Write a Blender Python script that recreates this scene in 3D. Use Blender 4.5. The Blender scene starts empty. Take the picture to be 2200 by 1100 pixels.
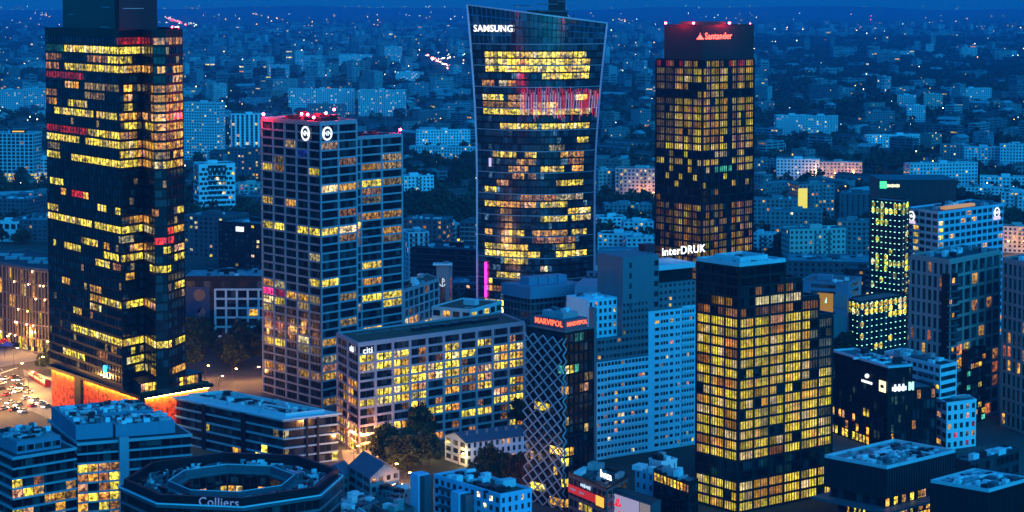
import bpy, math, random
import numpy as np
from mathutils import Vector, Matrix

sc = bpy.context.scene
COL = sc.collection
RN = random.Random(11)

# ------------------------------------------------------------------ camera
F, CAMH, PITCH = 4200.0, 170.0, math.atan(248 / 4200.0)     # focal length in photo pixels, height in metres
CP, SP = math.cos(PITCH), math.sin(PITCH)
cam_d = bpy.data.cameras.new('camera'); cam = bpy.data.objects.new('camera', cam_d); COL.objects.link(cam)
cam.location = (0, 0, CAMH); cam.rotation_euler = (math.pi / 2 - PITCH, 0, 0)
cam_d.sensor_width = 36; cam_d.lens = 36 * F / 2200; cam_d.shift_y = -300 / 2200
cam_d.clip_start = 1; cam_d.clip_end = 90000
sc.camera = cam

# ------------------------------------------------------------------ sky, sun, exposure
wd = bpy.data.worlds.new('World'); sc.world = wd; wd.use_nodes = True
nt = wd.node_tree; nt.nodes.clear()
sky = nt.nodes.new('ShaderNodeTexSky'); sky.sky_type = 'NISHITA'; sky.sun_disc = False
sky.sun_elevation = math.radians(6.0); sky.sun_rotation = math.radians(150); sky.altitude = 100
sky.air_density = 1.0; sky.dust_density = 0.3; sky.ozone_density = 5.0
tint = nt.nodes.new('ShaderNodeMix'); tint.data_type = 'RGBA'; tint.blend_type = 'MULTIPLY'
tint.inputs[0].default_value = 1; tint.inputs[7].default_value = (0.012, 0.62, 1.0, 1)   # cold white balance of the photograph
bg = nt.nodes.new('ShaderNodeBackground'); bg.inputs[1].default_value = 0.15
wo = nt.nodes.new('ShaderNodeOutputWorld')
nt.links.new(sky.outputs[0], tint.inputs[6]); nt.links.new(tint.outputs[2], bg.inputs[0]); nt.links.new(bg.outputs[0], wo.inputs[0])
sun_d = bpy.data.lights.new('sun', 'SUN'); sun = bpy.data.objects.new('sun', sun_d); COL.objects.link(sun)
sun_d.energy = 0.75; sun_d.angle = math.radians(60); sun_d.color = (0.02, 0.5, 1.0)
sun.rotation_euler = (math.radians(62), 0, math.radians(28)); sun.location = (300, -300, 900)
vs = sc.view_settings; vs.view_transform = 'Standard'; vs.look = 'None'; vs.gamma = 1; vs.exposure = 1.45
sc.render.engine = 'CYCLES'
cy = sc.cycles
cy.use_denoising = True; cy.max_bounces = 5; cy.diffuse_bounces = 2; cy.glossy_bounces = 2; cy.transmission_bounces = 2
cy.volume_bounces = 0; cy.transparent_max_bounces = 6; cy.sample_clamp_indirect = 2.0; cy.caustics_reflective = False; cy.caustics_refractive = False
cy.use_light_tree = True

# ------------------------------------------------------------------ photo geometry -> metres
def at(px, py, z=0.0):
    """world point on the level z that the photograph shows at (px, py)"""
    a, b = (px - 1100) / F, (250 - py) / F
    d = Vector((a, CP + b * SP, -SP + b * CP)); t = (z - CAMH) / d.z
    return Vector((d.x * t, d.y * t, z))
def atD(px, D, z=0.0):
    """world point at distance D (metres along the view) and height z, in photo column px"""
    return Vector(((px - 1100) / F * (D * CP + (CAMH - z) * SP), D, z))
def proj(p):
    d = p[1] * CP + (CAMH - p[2]) * SP; u = p[1] * SP + (p[2] - CAMH) * CP
    return 1100 + F * p[0] / d, 250 - F * u / d
def zat(py, D):
    """height that shows at photo row py at distance D"""
    b = (250 - py) / F
    return CAMH + D * (b * CP - SP) / (CP + b * SP)

# ------------------------------------------------------------------ materials
MAT = {}
def _nodes(name):
    m = bpy.data.materials.new(name); m.use_nodes = True; t = m.node_tree; t.nodes.clear()
    o = t.nodes.new('ShaderNodeOutputMaterial'); p = t.nodes.new('ShaderNodeBsdfPrincipled'); t.links.new(p.outputs[0], o.inputs[0])
    return m, t, p
def paint(name, rgb, rough=0.6, metal=0.0, var=0.25, scale=0.35, streak=True, spec=0.4):
    """paint, stone or metal with blotches, rain streaks and fine grain"""
    if name in MAT: return MAT[name]
    m, t, p = _nodes(name); N, L = t.nodes, t.links
    g = N.new('ShaderNodeNewGeometry')
    mp = N.new('ShaderNodeMapping'); mp.inputs['Scale'].default_value = (1, 1, 0.12 if streak else 1)
    n1 = N.new('ShaderNodeTexNoise'); n1.inputs['Scale'].default_value = scale; n1.inputs['Detail'].default_value = 6
    n2 = N.new('ShaderNodeTexNoise'); n2.inputs['Scale'].default_value = scale * 7; n2.inputs['Detail'].default_value = 3
    L.new(g.outputs['Position'], mp.inputs[0]); L.new(mp.outputs[0], n1.inputs[0]); L.new(g.outputs['Position'], n2.inputs[0])
    a = N.new('ShaderNodeMath'); a.operation = 'ADD'; L.new(n1.outputs[0], a.inputs[0]); L.new(n2.outputs[0], a.inputs[1])
    r = N.new('ShaderNodeMapRange'); r.inputs[1].default_value = 0.6; r.inputs[2].default_value = 1.4
    r.inputs[3].default_value = 1 - var; r.inputs[4].default_value = 1 + var * 0.6; L.new(a.outputs[0], r.inputs[0])
    mx = N.new('ShaderNodeVectorMath'); mx.operation = 'SCALE'; mx.inputs[0].default_value = rgb; L.new(r.outputs[0], mx.inputs['Scale'])
    L.new(mx.outputs[0], p.inputs['Base Color']); p.inputs['Roughness'].default_value = rough; p.inputs['Metallic'].default_value = metal
    p.inputs['Specular IOR Level'].default_value = spec
    MAT[name] = m; return m
def glow(name, rgb, s, sample=False):
    if name in MAT: return MAT[name]
    m, t, p = _nodes(name); p.inputs['Base Color'].default_value = (*[min(1, c) * 0.5 for c in rgb], 1)
    p.inputs['Emission Color'].default_value = (*rgb, 1); p.inputs['Emission Strength'].default_value = s
    m.cycles.emission_sampling = 'FRONT' if sample else 'NONE'
    MAT[name] = m; return m
def make_glazing(name, rough, base, ior):
    """window glass over a room: dark and reflecting when nobody is in, lit through the attribute 'lit' when the lamps are on"""
    m, t, p = _nodes(name); N, L = t.nodes, t.links
    def math_(op, a, b=None, c=None):
        n = N.new('ShaderNodeMath'); n.operation = op
        for k, v in enumerate((a, b, c)):
            if v is None: continue
            if isinstance(v, (int, float)): n.inputs[k].default_value = v
            else: L.new(v, n.inputs[k])
        return n.outputs[0]
    at_ = N.new('ShaderNodeAttribute'); at_.attribute_name = 'lit'
    uv = N.new('ShaderNodeUVMap'); uv.uv_map = 'UVMap'; pv = N.new('ShaderNodeUVMap'); pv.uv_map = 'PV'
    sx = N.new('ShaderNodeSeparateXYZ'); L.new(uv.outputs[0], sx.inputs[0])
    sv = N.new('ShaderNodeSeparateXYZ'); L.new(pv.outputs[0], sv.inputs[0]); v = sv.outputs[1]
    n1 = N.new('ShaderNodeTexNoise'); n1.inputs['Scale'].default_value = 0.22; n1.inputs['Detail'].default_value = 2; L.new(uv.outputs[0], n1.inputs[0])
    n2 = N.new('ShaderNodeTexNoise'); n2.inputs['Scale'].default_value = 0.62; n2.inputs['Detail'].default_value = 3; L.new(uv.outputs[0], n2.inputs[0])
    broad = N.new('ShaderNodeMapRange'); broad.inputs[1].default_value = 0.32; broad.inputs[2].default_value = 0.66; broad.inputs[3].default_value = 0.4; broad.inputs[4].default_value = 1.45; L.new(n1.outputs[0], broad.inputs[0])
    clut = N.new('ShaderNodeMapRange'); clut.inputs[1].default_value = 0.42; clut.inputs[2].default_value = 0.6; clut.inputs[3].default_value = 1.5; clut.inputs[4].default_value = 0.10; L.new(n2.outputs[0], clut.inputs[0])
    low = math_('SUBTRACT', 1.0, v)
    cl = math_('ADD', math_('MULTIPLY', clut.outputs[0], math_('ADD', math_('MULTIPLY', low, 0.35), 0.65)), math_('MULTIPLY', v, 0.22))
    cx_ = math_('MULTIPLY', sx.outputs[0], 0.55); fr_ = math_('FRACT', cx_); dx_ = math_('LESS_THAN', fr_, 0.38)
    cei = math_('MULTIPLY', math_('MULTIPLY', math_('GREATER_THAN', v, 0.7), dx_), 0.7)
    n3 = N.new('ShaderNodeTexNoise'); n3.inputs['Scale'].default_value = 1.9; n3.inputs['Detail'].default_value = 2; L.new(uv.outputs[0], n3.inputs[0])
    fine = N.new('ShaderNodeMapRange'); fine.inputs[1].default_value = .34; fine.inputs[2].default_value = .68; fine.inputs[3].default_value = .35; fine.inputs[4].default_value = 1.75; L.new(n3.outputs[0], fine.inputs[0])
    cl = math_('MULTIPLY', cl, fine.outputs[0])
    office = math_('ADD', math_('MULTIPLY', broad.outputs[0], cl), math_('MULTIPLY', cei, broad.outputs[0]))
    st = math_('SINE', math_('MULTIPLY', sx.outputs[0], 6.2832 / 1.15))
    stripes = math_('MULTIPLY_ADD', st, 0.34, 0.72)
    blind = math_('MULTIPLY', stripes, math_('MULTIPLY_ADD', broad.outputs[0], 0.55, 0.42))
    blind = math_('MULTIPLY', blind, math_('MULTIPLY_ADD', cl, 0.45, 0.5))
    pat = N.new('ShaderNodeMix'); pat.data_type = 'FLOAT'; L.new(at_.outputs['Alpha'], pat.inputs[0]); L.new(office, pat.inputs[2]); L.new(blind, pat.inputs[3])
    em = N.new('ShaderNodeVectorMath'); em.operation = 'SCALE'; L.new(at_.outputs['Color'], em.inputs[0]); L.new(pat.outputs[0], em.inputs['Scale'])
    L.new(em.outputs[0], p.inputs['Emission Color']); p.inputs['Emission Strength'].default_value = 0.47
    fl = N.new('ShaderNodeVectorMath'); fl.operation = 'MULTIPLY'; fl.inputs[1].default_value = (.42, .16, 0); L.new(uv.outputs[0], fl.inputs[0])
    f2 = N.new('ShaderNodeVectorMath'); f2.operation = 'FLOOR'; L.new(fl.outputs[0], f2.inputs[0]); wn = N.new('ShaderNodeTexWhiteNoise'); wn.noise_dimensions = '2D'; L.new(f2.outputs[0], wn.inputs[0])
    bl_ = N.new('ShaderNodeValToRGB'); bl_.color_ramp.interpolation = 'CONSTANT'; be = bl_.color_ramp.elements; be[0].color = (*[c * .5 for c in base], 1); be[1].position = .5; be[1].color = (*base, 1); b3 = be.new(.72); b3.color = (*[c * 2 + .015 for c in base], 1); b4 = be.new(.9); b4.color = (.07, .075, .075, 1)
    L.new(wn.outputs[0], bl_.inputs[0]); L.new(bl_.outputs[0], p.inputs['Base Color']); p.inputs['IOR'].default_value = ior
    rr = N.new('ShaderNodeMapRange'); rr.inputs[3].default_value = rough * 0.5; rr.inputs[4].default_value = rough * 1.6; L.new(n1.outputs[0], rr.inputs[0]); L.new(rr.outputs[0], p.inputs['Roughness'])
    m.cycles.emission_sampling = 'NONE'
    MAT[name] = m; return m
GLZ = make_glazing('glazing', 0.12, (0.008, 0.012, 0.016), 1.55)
GLB = make_glazing('glazing_coated', 0.12, (0.014, 0.026, 0.03), 2.0)
GLS = make_glazing('glazing_blue', 0.14, (0.014, 0.045, 0.06), 2.1)
GLF = make_glazing('glazing_flats', 0.2, (0.03, 0.035, 0.04), 1.5)
# colours of lit rooms (linear)
YEL, ORA, WHI, RED, PNK, TEA, DIM, DOR = (1.0, .74, .06), (.85, .40, .04), (1.0, .86, .42), (1.0, .03, .015), (1.0, .04, .22), (.08, .6, .42), (.22, .15, .05), (.34, .14, .03)

# ------------------------------------------------------------------ mesh helpers
class MB:
    def __init__(s): s.v = []; s.f = []; s.m = []
    def add(s, vs, fs, mi=0):
        k = len(s.v); s.v += [tuple(p) for p in vs]; s.f += [tuple(i + k for i in f) for f in fs]; s.m += [mi] * len(fs); return s
    def prism(s, poly, z0, z1, mi=0):
        n = len(poly)
        vs = [(p[0], p[1], z0) for p in poly] + [(p[0], p[1], z1) for p in poly]
        fs = [tuple(range(n - 1, -1, -1)), tuple(range(n, 2 * n))] + [(i, (i + 1) % n, n + (i + 1) % n, n + i) for i in range(n)]
        return s.add(vs, fs, mi)
    def box(s, c, d, w, l, h, mi=0):
        """box centred at c; w along unit direction d, l across it, h up"""
        dx, dy = d[0] * w / 2, d[1] * w / 2; ex, ey = -d[1] * l / 2, d[0] * l / 2
        p = [(c[0] - dx - ex, c[1] - dy - ey), (c[0] + dx - ex, c[1] + dy - ey), (c[0] + dx + ex, c[1] + dy + ey), (c[0] - dx + ex, c[1] - dy + ey)]
        return s.prism(p, c[2] - h / 2, c[2] + h / 2, mi)
    def ring(s, outer, inner, z0, z1, mi=0):
        n = len(outer)
        vs = [(p[0], p[1], z0) for p in outer] + [(p[0], p[1], z1) for p in outer] + [(p[0], p[1], z0) for p in inner] + [(p[0], p[1], z1) for p in inner]
        fs = []
        for i in range(n):
            j = (i + 1) % n
            fs += [(i, j, n + j, n + i), (n + i, n + j, 3 * n + j, 3 * n + i), (2 * n + j, 2 * n + i, 3 * n + i, 3 * n + j), (2 * n + i, 2 * n + j, j, i)]
        return s.add(vs, fs, mi)
    def beam(s, a, b, w, mi=0, n=4, w2=None):
        a, b = Vector(a), Vector(b); d = (b - a).normalized()
        u = d.cross(Vector((0, 0, 1)) if abs(d.z) < 0.95 else Vector((1, 0, 0))).normalized(); v = d.cross(u)
        w2 = w if w2 is None else w2; vs = []
        for q, r in ((a, w / 2), (b, w2 / 2)):
            for k in range(n):
                t = 2 * math.pi * (k + .5) / n; vs.append(q + (u * math.cos(t) + v * math.sin(t)) * r * (1.414 if n == 4 else 1))
        fs = [(k, (k + 1) % n, n + (k + 1) % n, n + k) for k in range(n)] + [tuple(range(n - 1, -1, -1)), tuple(range(n, 2 * n))]
        return s.add(vs, fs, mi)
    def ball(s, c, r, mi=0):
        vs = []
        for la in (-60, -20, 20, 60):
            for k in range(8):
                a = k * math.pi / 4; ca = math.cos(math.radians(la)); vs.append((c[0] + r * ca * math.cos(a), c[1] + r * ca * math.sin(a), c[2] + r * math.sin(math.radians(la))))
        fs = [(i * 8 + k, i * 8 + (k + 1) % 8, i * 8 + 8 + (k + 1) % 8, i * 8 + 8 + k) for i in range(3) for k in range(8)] + [tuple(range(7, -1, -1)), tuple(range(24, 32))]
        return s.add(vs, fs, mi)
    def mesh(s, name, mats, base=(0, 0, 0)):
        me = bpy.data.meshes.new(name)
        me.from_pydata([(x - base[0], y - base[1], z - base[2]) for x, y, z in s.v], [], s.f)
        for m in (mats if isinstance(mats, (list, tuple)) else [mats]): me.materials.append(m)
        if any(s.m): me.polygons.foreach_set('material_index', s.m)
        return me
    def build(s, name, mats, parent=None, label=None, kind=None):
        o = bpy.data.objects.new(name, s.mesh(name, mats, BASE.get(parent.name, (0, 0, 0)) if parent else (0, 0, 0))); COL.objects.link(o)
        if parent: o.parent = parent; BASE[o.name] = BASE.get(parent.name, (0, 0, 0))
        if label: o['label'] = label
        if kind: o['kind'] = kind
        return o
BASE = {}
def thing(name, label, cat, loc=(0, 0, 0), group=None):
    o = bpy.data.objects.new(name, None); COL.objects.link(o); o.location = loc; o.empty_display_size = 0.5
    o['label'] = label; o['category'] = cat
    if group: o['group'] = group
    BASE[o.name] = tuple(loc); return o
def tag(o, label, cat, group=None):
    o['label'] = label; o['category'] = cat
    if group: o['group'] = group
    return o
_shared = {}
def piece(name, c, d, w, l, h, mat, parent):
    """one box-shaped piece; alike pieces share their mesh"""
    key = (name, round(w, 2), round(l, 2), round(h, 2), round(d[0], 4), round(d[1], 4), mat.name)
    if key not in _shared: _shared[key] = MB().box((0, 0, 0), d, w, l, h).mesh(name, mat)
    o = bpy.data.objects.new(name, _shared[key]); COL.objects.link(o); o.parent = parent
    b = BASE[parent.name]; o.location = (c[0] - b[0], c[1] - b[1], c[2] - b[2]); BASE[o.name] = tuple(c)
    return o
def inset(poly, r):
    n = len(poly); out = []; rs = r if isinstance(r, (list, tuple)) else [r] * n
    for i in range(n):
        a, b, c = Vector(poly[i - 1][:2]), Vector(poly[i][:2]), Vector(poly[(i + 1) % n][:2])
        d1, d2 = (b - a).normalized(), (c - b).normalized(); n1, n2 = Vector((-d1.y, d1.x)), Vector((-d2.y, d2.x))
        p1, p2 = a + n1 * rs[i - 1], b + n2 * rs[i]; cr = d1.x * d2.y - d1.y * d2.x
        if abs(cr) < 1e-4: q = b + n1 * rs[i]
        else: q = p1 + d1 * (((p2 - p1).x * d2.y - (p2 - p1).y * d2.x) / cr)
        out.append(Vector((q.x, q.y)))
    return out
def corner3(L, C, R):
    L, C, R = Vector(L[:2]), Vector(C[:2]), Vector(R[:2]); return [C, R, R + L - C, L]

# ------------------------------------------------------------------ window panes
class Panes:
    """collects the panes of one building; the largest become parts of their own, the rest one joined part"""
    def __init__(s, parent, mat=None, name='window', most=300, minpx=8.0): s.p = parent; s.mat = mat or GLZ; s.q = []; s.name = name; s.most = most; s.minpx = minpx
    def add(s, a, b, c, d, n, uv, lit, th=0.08):
        s.q.append((a, b, c, d, n, uv, lit, th))
    def _mesh(s, qs, base, thick):
        V, Fc, UV, PV, LT = [], [], [], [], []
        for a, b, c, d, n, (u0, v0, u1, v1), lit, th in qs:
            k = len(V); o = Vector(base); e = Vector(n) * -th
            V += [a - o, b - o, c - o, d - o]
            quads = [((0, 1, 2, 3), 1)]
            if thick:
                V += [a - o + e, b - o + e, c - o + e, d - o + e]; quads += [((4, 5, 1, 0), 0), ((5, 6, 2, 1), 0), ((6, 7, 3, 2), 0), ((7, 4, 0, 3), 0), ((7, 6, 5, 4), 0)]
            uvs = ((u0, v0), (u1, v0), (u1, v1), (u0, v1)); pvs = ((0, 0), (1, 0), (1, 1), (0, 1))
            for q, fr in quads:
                Fc.append(tuple(k + i for i in q))
                for i in range(4):
                    UV += uvs[i]; PV += pvs[i] if fr else (0, 0); LT += lit if fr else (0, 0, 0, 0)
        me = bpy.data.meshes.new(s.name); me.from_pydata(V, [], Fc)
        me.uv_layers.new(name='UVMap').data.foreach_set('uv', UV); me.uv_layers.new(name='PV').data.foreach_set('uv', PV)
        me.attributes.new('lit', 'FLOAT_COLOR', 'CORNER').data.foreach_set('color', LT)
        me.materials.append(s.mat); return me
    def finish(s):
        def size(q):
            x0, y0 = proj(q[0]); x1, y1 = proj(q[2]); return abs((x1 - x0) * (y1 - y0)), max(abs(x1 - x0), abs(y1 - y0)), (x0 + x1) / 2, (y0 + y1) / 2
        sz = [(size(q), i) for i, q in enumerate(s.q)]
        order = sorted(sz, key=lambda k: -k[0][0]); base = BASE[s.p.name]; ones = []; rest = []
        for (a, m, x, y), i in order:
            if len(ones) < s.most and m >= s.minpx and -10 < x < 2210 and -10 < y < 1110: ones.append(s.q[i])
            else: rest.append(s.q[i])
        for q in ones:
            c = (q[0] + q[2]) / 2; o = bpy.data.objects.new(s.name, s._mesh([q], c, True)); COL.objects.link(o); o.parent = s.p; o.location = c - Vector(base)
        if rest:
            o = bpy.data.objects.new(s.name + '_glass', s._mesh(rest, base, True)); COL.objects.link(o); o.parent = s.p; o['kind'] = 'stuff'
def jit(col, s, rng=RN, amt=0.5): k = s * (1 + rng.uniform(-amt, amt * .8)) * (.45 if rng.random() < .14 else 1); h = rng.random(); b = col[2] * (5 if h < .13 and col[2] < .1 < .3 < col[1] else 1); g = .78 if .13 <= h < .28 else 1.0; return (col[0] * k, col[1] * k * g * (1 + rng.uniform(-.08, .08)), b * k)
def wall_panes(P, A, B, z0, fh, nf, nb, lit, n0=0.28, n1=0.06, cw=0.3, out=0.0, style=0, face=0, skip=None, u0=None):
    """panes of the wall from A to B (left to right as seen from outside): nf storeys of nb bays"""
    A, B = Vector((A[0], A[1], 0)), Vector((B[0], B[1], 0)); d = (B - A); ln = d.length; d /= ln; n = Vector((d.y, -d.x, 0)); bw = ln / nb
    u0 = RN.uniform(0, 500) if u0 is None else u0
    for i in range(nf):
        za, zb = z0 + (i + n0) * fh, z0 + (i + 1 - n1) * fh
        for j in range(nb):
            if skip and skip(i, j): continue
            p, q = A + d * (j * bw + cw / 2) + n * out, A + d * ((j + 1) * bw - cw / 2) + n * out
            m = (p + q) / 2; px, py = proj((m.x, m.y, (za + zb) / 2))
            L = lit(px, py, i, j, face) if lit else None
            c = (0, 0, 0, 0) if L is None else (*L[:3], L[3] if len(L) > 3 else style)
            a_, b_ = Vector((p.x, p.y, za)), Vector((q.x, q.y, za)); c_, d_ = Vector((q.x, q.y, zb)), Vector((p.x, p.y, zb))
            P.add(a_, b_, c_, d_, n, (u0 + j * bw, i * fh * 1.7 + u0, u0 + (j + 1) * bw - cw, i * fh * 1.7 + u0 + zb - za), c)
def strips(ox, oy, s, rows, tol):
    out = []
    for r in rows:
        x0, y0, x1, y1 = [v / s for v in r[:4]]; out.append((ox + x0, oy + y0, ox + x1, oy + y1, r[4], r[5] if len(r) > 5 else 1.0, tol))
    return out
def strip_lit(tab, rng=None, bgp=0.0, bgc=DIM, s=1.0):
    rng = rng or random.Random(5)
    def f(px, py, i, j, face):
        for x0, y0, x1, y1, c, k, tol in tab:
            if x0 - 1 <= px <= x1 + 1 and abs(py - (y0 + (y1 - y0) * (px - x0) / max(1, x1 - x0))) < tol: return jit(c, k * s, rng)
        if rng.random() < bgp: return jit(bgc, s, rng, .7)
        return None
    return f
def prob_lit(p, cols, rng, s=1.0, style=0):
    def f(px, py, i, j, face):
        q = p(px, py, i, j, face) if callable(p) else p
        if rng.random() < q: return (*jit(rng.choice(cols), s, rng), style)
        return None
    return f

# ------------------------------------------------------------------ a building: core, floor bands, columns, panes, roof
def slabs(t, poly, z0, fh, nf, th, mat, out=0.0, top=True, name='floor_band', base_lift=0.0):
    pl = inset(poly, -out) if out else poly; c = sum((Vector(p[:2]) for p in pl), Vector((0, 0))) / len(pl)
    me = MB().prism([(p[0] - c.x, p[1] - c.y) for p in pl], 0, th).mesh(name, mat); b = BASE[t.name]
    for i in range(nf + (1 if top else 0)):
        o = bpy.data.objects.new(name, me); COL.objects.link(o); o.parent = t; o.location = (c.x - b[0], c.y - b[1], z0 + i * fh + base_lift - b[2])
def columns(t, A, B, nb, z0, z1, w, dep, mat, out=0.0, name='column', first=True, last=True, every=1):
    A, B = Vector((A[0], A[1])), Vector((B[0], B[1])); d = B - A; ln = d.length; d /= ln; n = Vector((d.y, -d.x))
    for j in range(0, nb + 1, every):
        if (j == 0 and not first) or (j == nb and not last): continue
        c = A + d * (ln * j / nb) + n * (out - dep / 2); piece(name, (c.x, c.y, (z0 + z1) / 2), d, w, dep, z1 - z0, mat, t)
def fins(t, A, B, nb, z0, z1, w, dep, mat, out=0.0, name='mullion'):
    """fine mullions, a few centimetres wide: one joined part"""
    A, B = Vector((A[0], A[1])), Vector((B[0], B[1])); d = B - A; ln = d.length; d /= ln; n = Vector((d.y, -d.x)); mb = MB()
    for j in range(nb + 1):
        c = A + d * (ln * j / nb) + n * (out - dep / 2); mb.box((c.x, c.y, (z0 + z1) / 2), d, w, dep, z1 - z0)
    return mb.build(name, mat, t, kind='stuff')
def core(t, poly, z0, z1, mat, rec=0.3, name='core'): return MB().prism(inset(poly, rec) if rec else poly, z0, z1).build(name, mat, t)
def parapet(t, poly, z, h, w, mat, out=0.05, name='parapet'): return MB().ring(inset(poly, -out), inset(poly, w), z, z + h).build(name, mat, t)
def DKM_(): return MAT['dark_metal']
def pipes(t, poly, z, n, rng, m=.1):
    """thin ducts and pipes on a flat roof"""
    p0, a, b = Vector(poly[0][:2]), Vector(poly[1][:2]) - Vector(poly[0][:2]), Vector(poly[3][:2]) - Vector(poly[0][:2])
    for k in range(n):
        ax, ot = (a, b) if rng.random() < .5 else (b, a); u, v = rng.uniform(m, 1 - m), rng.uniform(m, 1 - m); l = rng.uniform(.1, .35); u = min(u, 1 - m - l / 2); u = max(u, m + l / 2)
        c = p0 + ax * u + ot * v; piece('roof_duct', (c.x, c.y, z + .35), ax.normalized(), round(ax.length * l), rng.choice([.3, .5, .8]), .45, rng.choice([MAT['white_paint'], MAT['plant_metal'], MAT['dark_metal']]), t)
def clutter(t, poly, z, n, mat, rng, smin=1.5, smax=5, hmin=.8, hmax=2.6, m=0.12):
    """plant on a flat roof: cabinets, ducts and hatches"""
    p0, a, b = Vector(poly[0][:2]), Vector(poly[1][:2]) - Vector(poly[0][:2]), Vector(poly[3][:2]) - Vector(poly[0][:2]); d = a.normalized()
    put = []
    for k in range(n * 4):
        if len(put) >= n: break
        u, v = rng.uniform(m, 1 - m), rng.uniform(m, 1 - m); w = round(rng.uniform(smin, smax) * 2) / 2; l = round(rng.uniform(smin, smax * .7) * 2) / 2; h = round(rng.uniform(hmin, hmax) * 2.5) / 2.5
        if rng.random() < .25: w *= 2.2; l = .8; h = .7
        c = p0 + a * u + b * v
        if any(abs((c - q).dot(d)) < (w + w2) / 2 and abs((c - q).cross(d)) < (l + l2) / 2 for q, w2, l2 in put): continue
        put.append((c, w, l)); piece('roof_unit', (c.x, c.y, z + h / 2), d, w, l, h, mat if mat is DKM_() else rng.choice([mat, mat, MAT['white_paint'], MAT['white_paint'], MAT['dark_metal'], MAT['slate_blue_panel']]), t)
def sign(t, text, pos, d, size, mat, name='sign_lettering', ext=0.12, label=None, font=None, bold=0.0):
    cu = bpy.data.curves.new(name, 'FONT'); cu.body = text; cu.size = size; cu.extrude = ext; cu.align_x = 'CENTER'; cu.align_y = 'CENTER'; cu.offset = bold * .3; cu.space_character = 1.06; cu.resolution_u = 3
    tmp = bpy.data.objects.new(name, cu); COL.objects.link(tmp); me = bpy.data.meshes.new_from_object(tmp); bpy.data.objects.remove(tmp); bpy.data.curves.remove(cu)
    me.name = name; me.materials.clear(); me.materials.append(mat); o = bpy.data.objects.new(name, me); COL.objects.link(o); d = Vector((d[0], d[1], 0)).normalized(); n = Vector((d.y, -d.x, 0)); o.parent = t
    b = Vector(BASE[t.name]); M = Matrix((d, Vector((0, 0, 1)), n)).transposed().to_4x4(); M.translation = Vector(pos) - b; o.matrix_local = M
    if label: o['label'] = label
    return o
def wallpt(A, B, u, z, out=0.0):
    A, B = Vector((A[0], A[1])), Vector((B[0], B[1])); d = (B - A).normalized(); p = A + (B - A) * u + Vector((d.y, -d.x)) * out; return Vector((p.x, p.y, z))
def dirof(A, B): return (Vector((B[0], B[1])) - Vector((A[0], A[1]))).normalized()
def beacon(t, p, r=0.45, post=1.2, mat=None):
    s = piece('beacon_post', (p[0], p[1], p[2] + post / 2), (1, 0), .15, .15, post, paint('dark_metal', (.03, .03, .035), .5, .6), t)
    k = len(BASE); b = MB().ball((0, 0, 0), r).mesh('beacon_lamp', mat or glow('beacon_red', (1, .01, .03), 280, True)); o = bpy.data.objects.new('beacon_lamp', b); COL.objects.link(o); o.parent = s; o.location = (0, 0, post / 2 + r * .8)
def generic(name, label, cat, poly, z0, z1, nf, bays, wall, lit=None, n0=.3, n1=.1, cw=.6, rec=.25, band=None, glass=None, roof=None, par=.8, units=0, unitmat=None, rng=RN, col=True, style=0, most=300, minpx=8, slab=True, z_ground=0, group=None, colmat=None, cdep=None, parmat=None):
    """a plain building: bays = {edge index: number of bays}"""
    c = sum((Vector(p[:2]) for p in poly), Vector((0, 0))) / len(poly); t = thing(name, label, cat, (c.x, c.y, z_ground), group); fh = (z1 - z0) / nf
    core(t, poly, z_ground, z1 - .03, wall if not slab else (roof or wall), rec)
    if slab: slabs(t, poly, z0, fh, nf, fh * (n0 + n1) * .98, band or wall, 0, True, base_lift=-fh * n1 * .98)
    P = Panes(t, glass, most=most, minpx=minpx)
    for e, nb in bays.items():
        A, B = poly[e], poly[(e + 1) % len(poly)]
        wall_panes(P, A, B, z0, fh, nf, nb, lit, n0, n1, cw, -rec + .06 if slab else -rec + .05, style, e)
        if col and slab: columns(t, A, B, nb, z0, z1, cw, (cdep or rec) + .1, colmat or band or wall, .03)
    P.finish()
    zt = z1 + fh * n0 * .98 if slab else z1
    rf = MB().prism(inset(poly, .5), zt - .2, zt + .06).build('roof', roof, t) if roof else t
    if par: parapet(rf, poly, zt - .1, par, .5, parmat or wall, .06)
    if units: clutter(rf, poly, zt + .06, units, unitmat or paint('plant_metal', (.42, .45, .47), .45, .3), rng)
    t['ztop'] = zt
    return t

# ------------------------------------------------------------------ shared paints
DKM = paint('dark_metal', (.03, .03, .035), .5, .6)
BLK = paint('black_cladding', (.008, .009, .011), .5, 0, .3, .2, True, .2)
CORE = paint('dark_core', (.03, .032, .036), .7)  # dark base colour of the building cores
CON = paint('concrete', (.25, .26, .27), .8, 0, .3)
PALE = paint('pale_render', (.62, .66, .68), .8, 0, .16)
WHITE = paint('white_paint', (.80, .82, .82), .6, 0, .12)
PLANT = paint('plant_metal', (.42, .45, .47), .45, .3)
RDK = paint('bitumen_roof', (.05, .055, .06), .9, 0, .5, .25, False)
RPL = paint('gravel_roof', (.15, .17, .18), .9, 0, .55, .3, False)
RPW = paint('pale_membrane_roof', (.26, .30, .31), .7, 0, .6, .22, False)
GRN = paint('planted_roof', (.10, .085, .05), .95, 0, .5, .5, False)
MAUVE = paint('mauve_grid_light_tint', (.46, .34, .37), .6, 0, .14)  # mauve paint with the pink light on the grid mixed into its colour
SLATE = paint('slate_blue_panel', (.085, .105, .125), .6, 0, .2)

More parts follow.
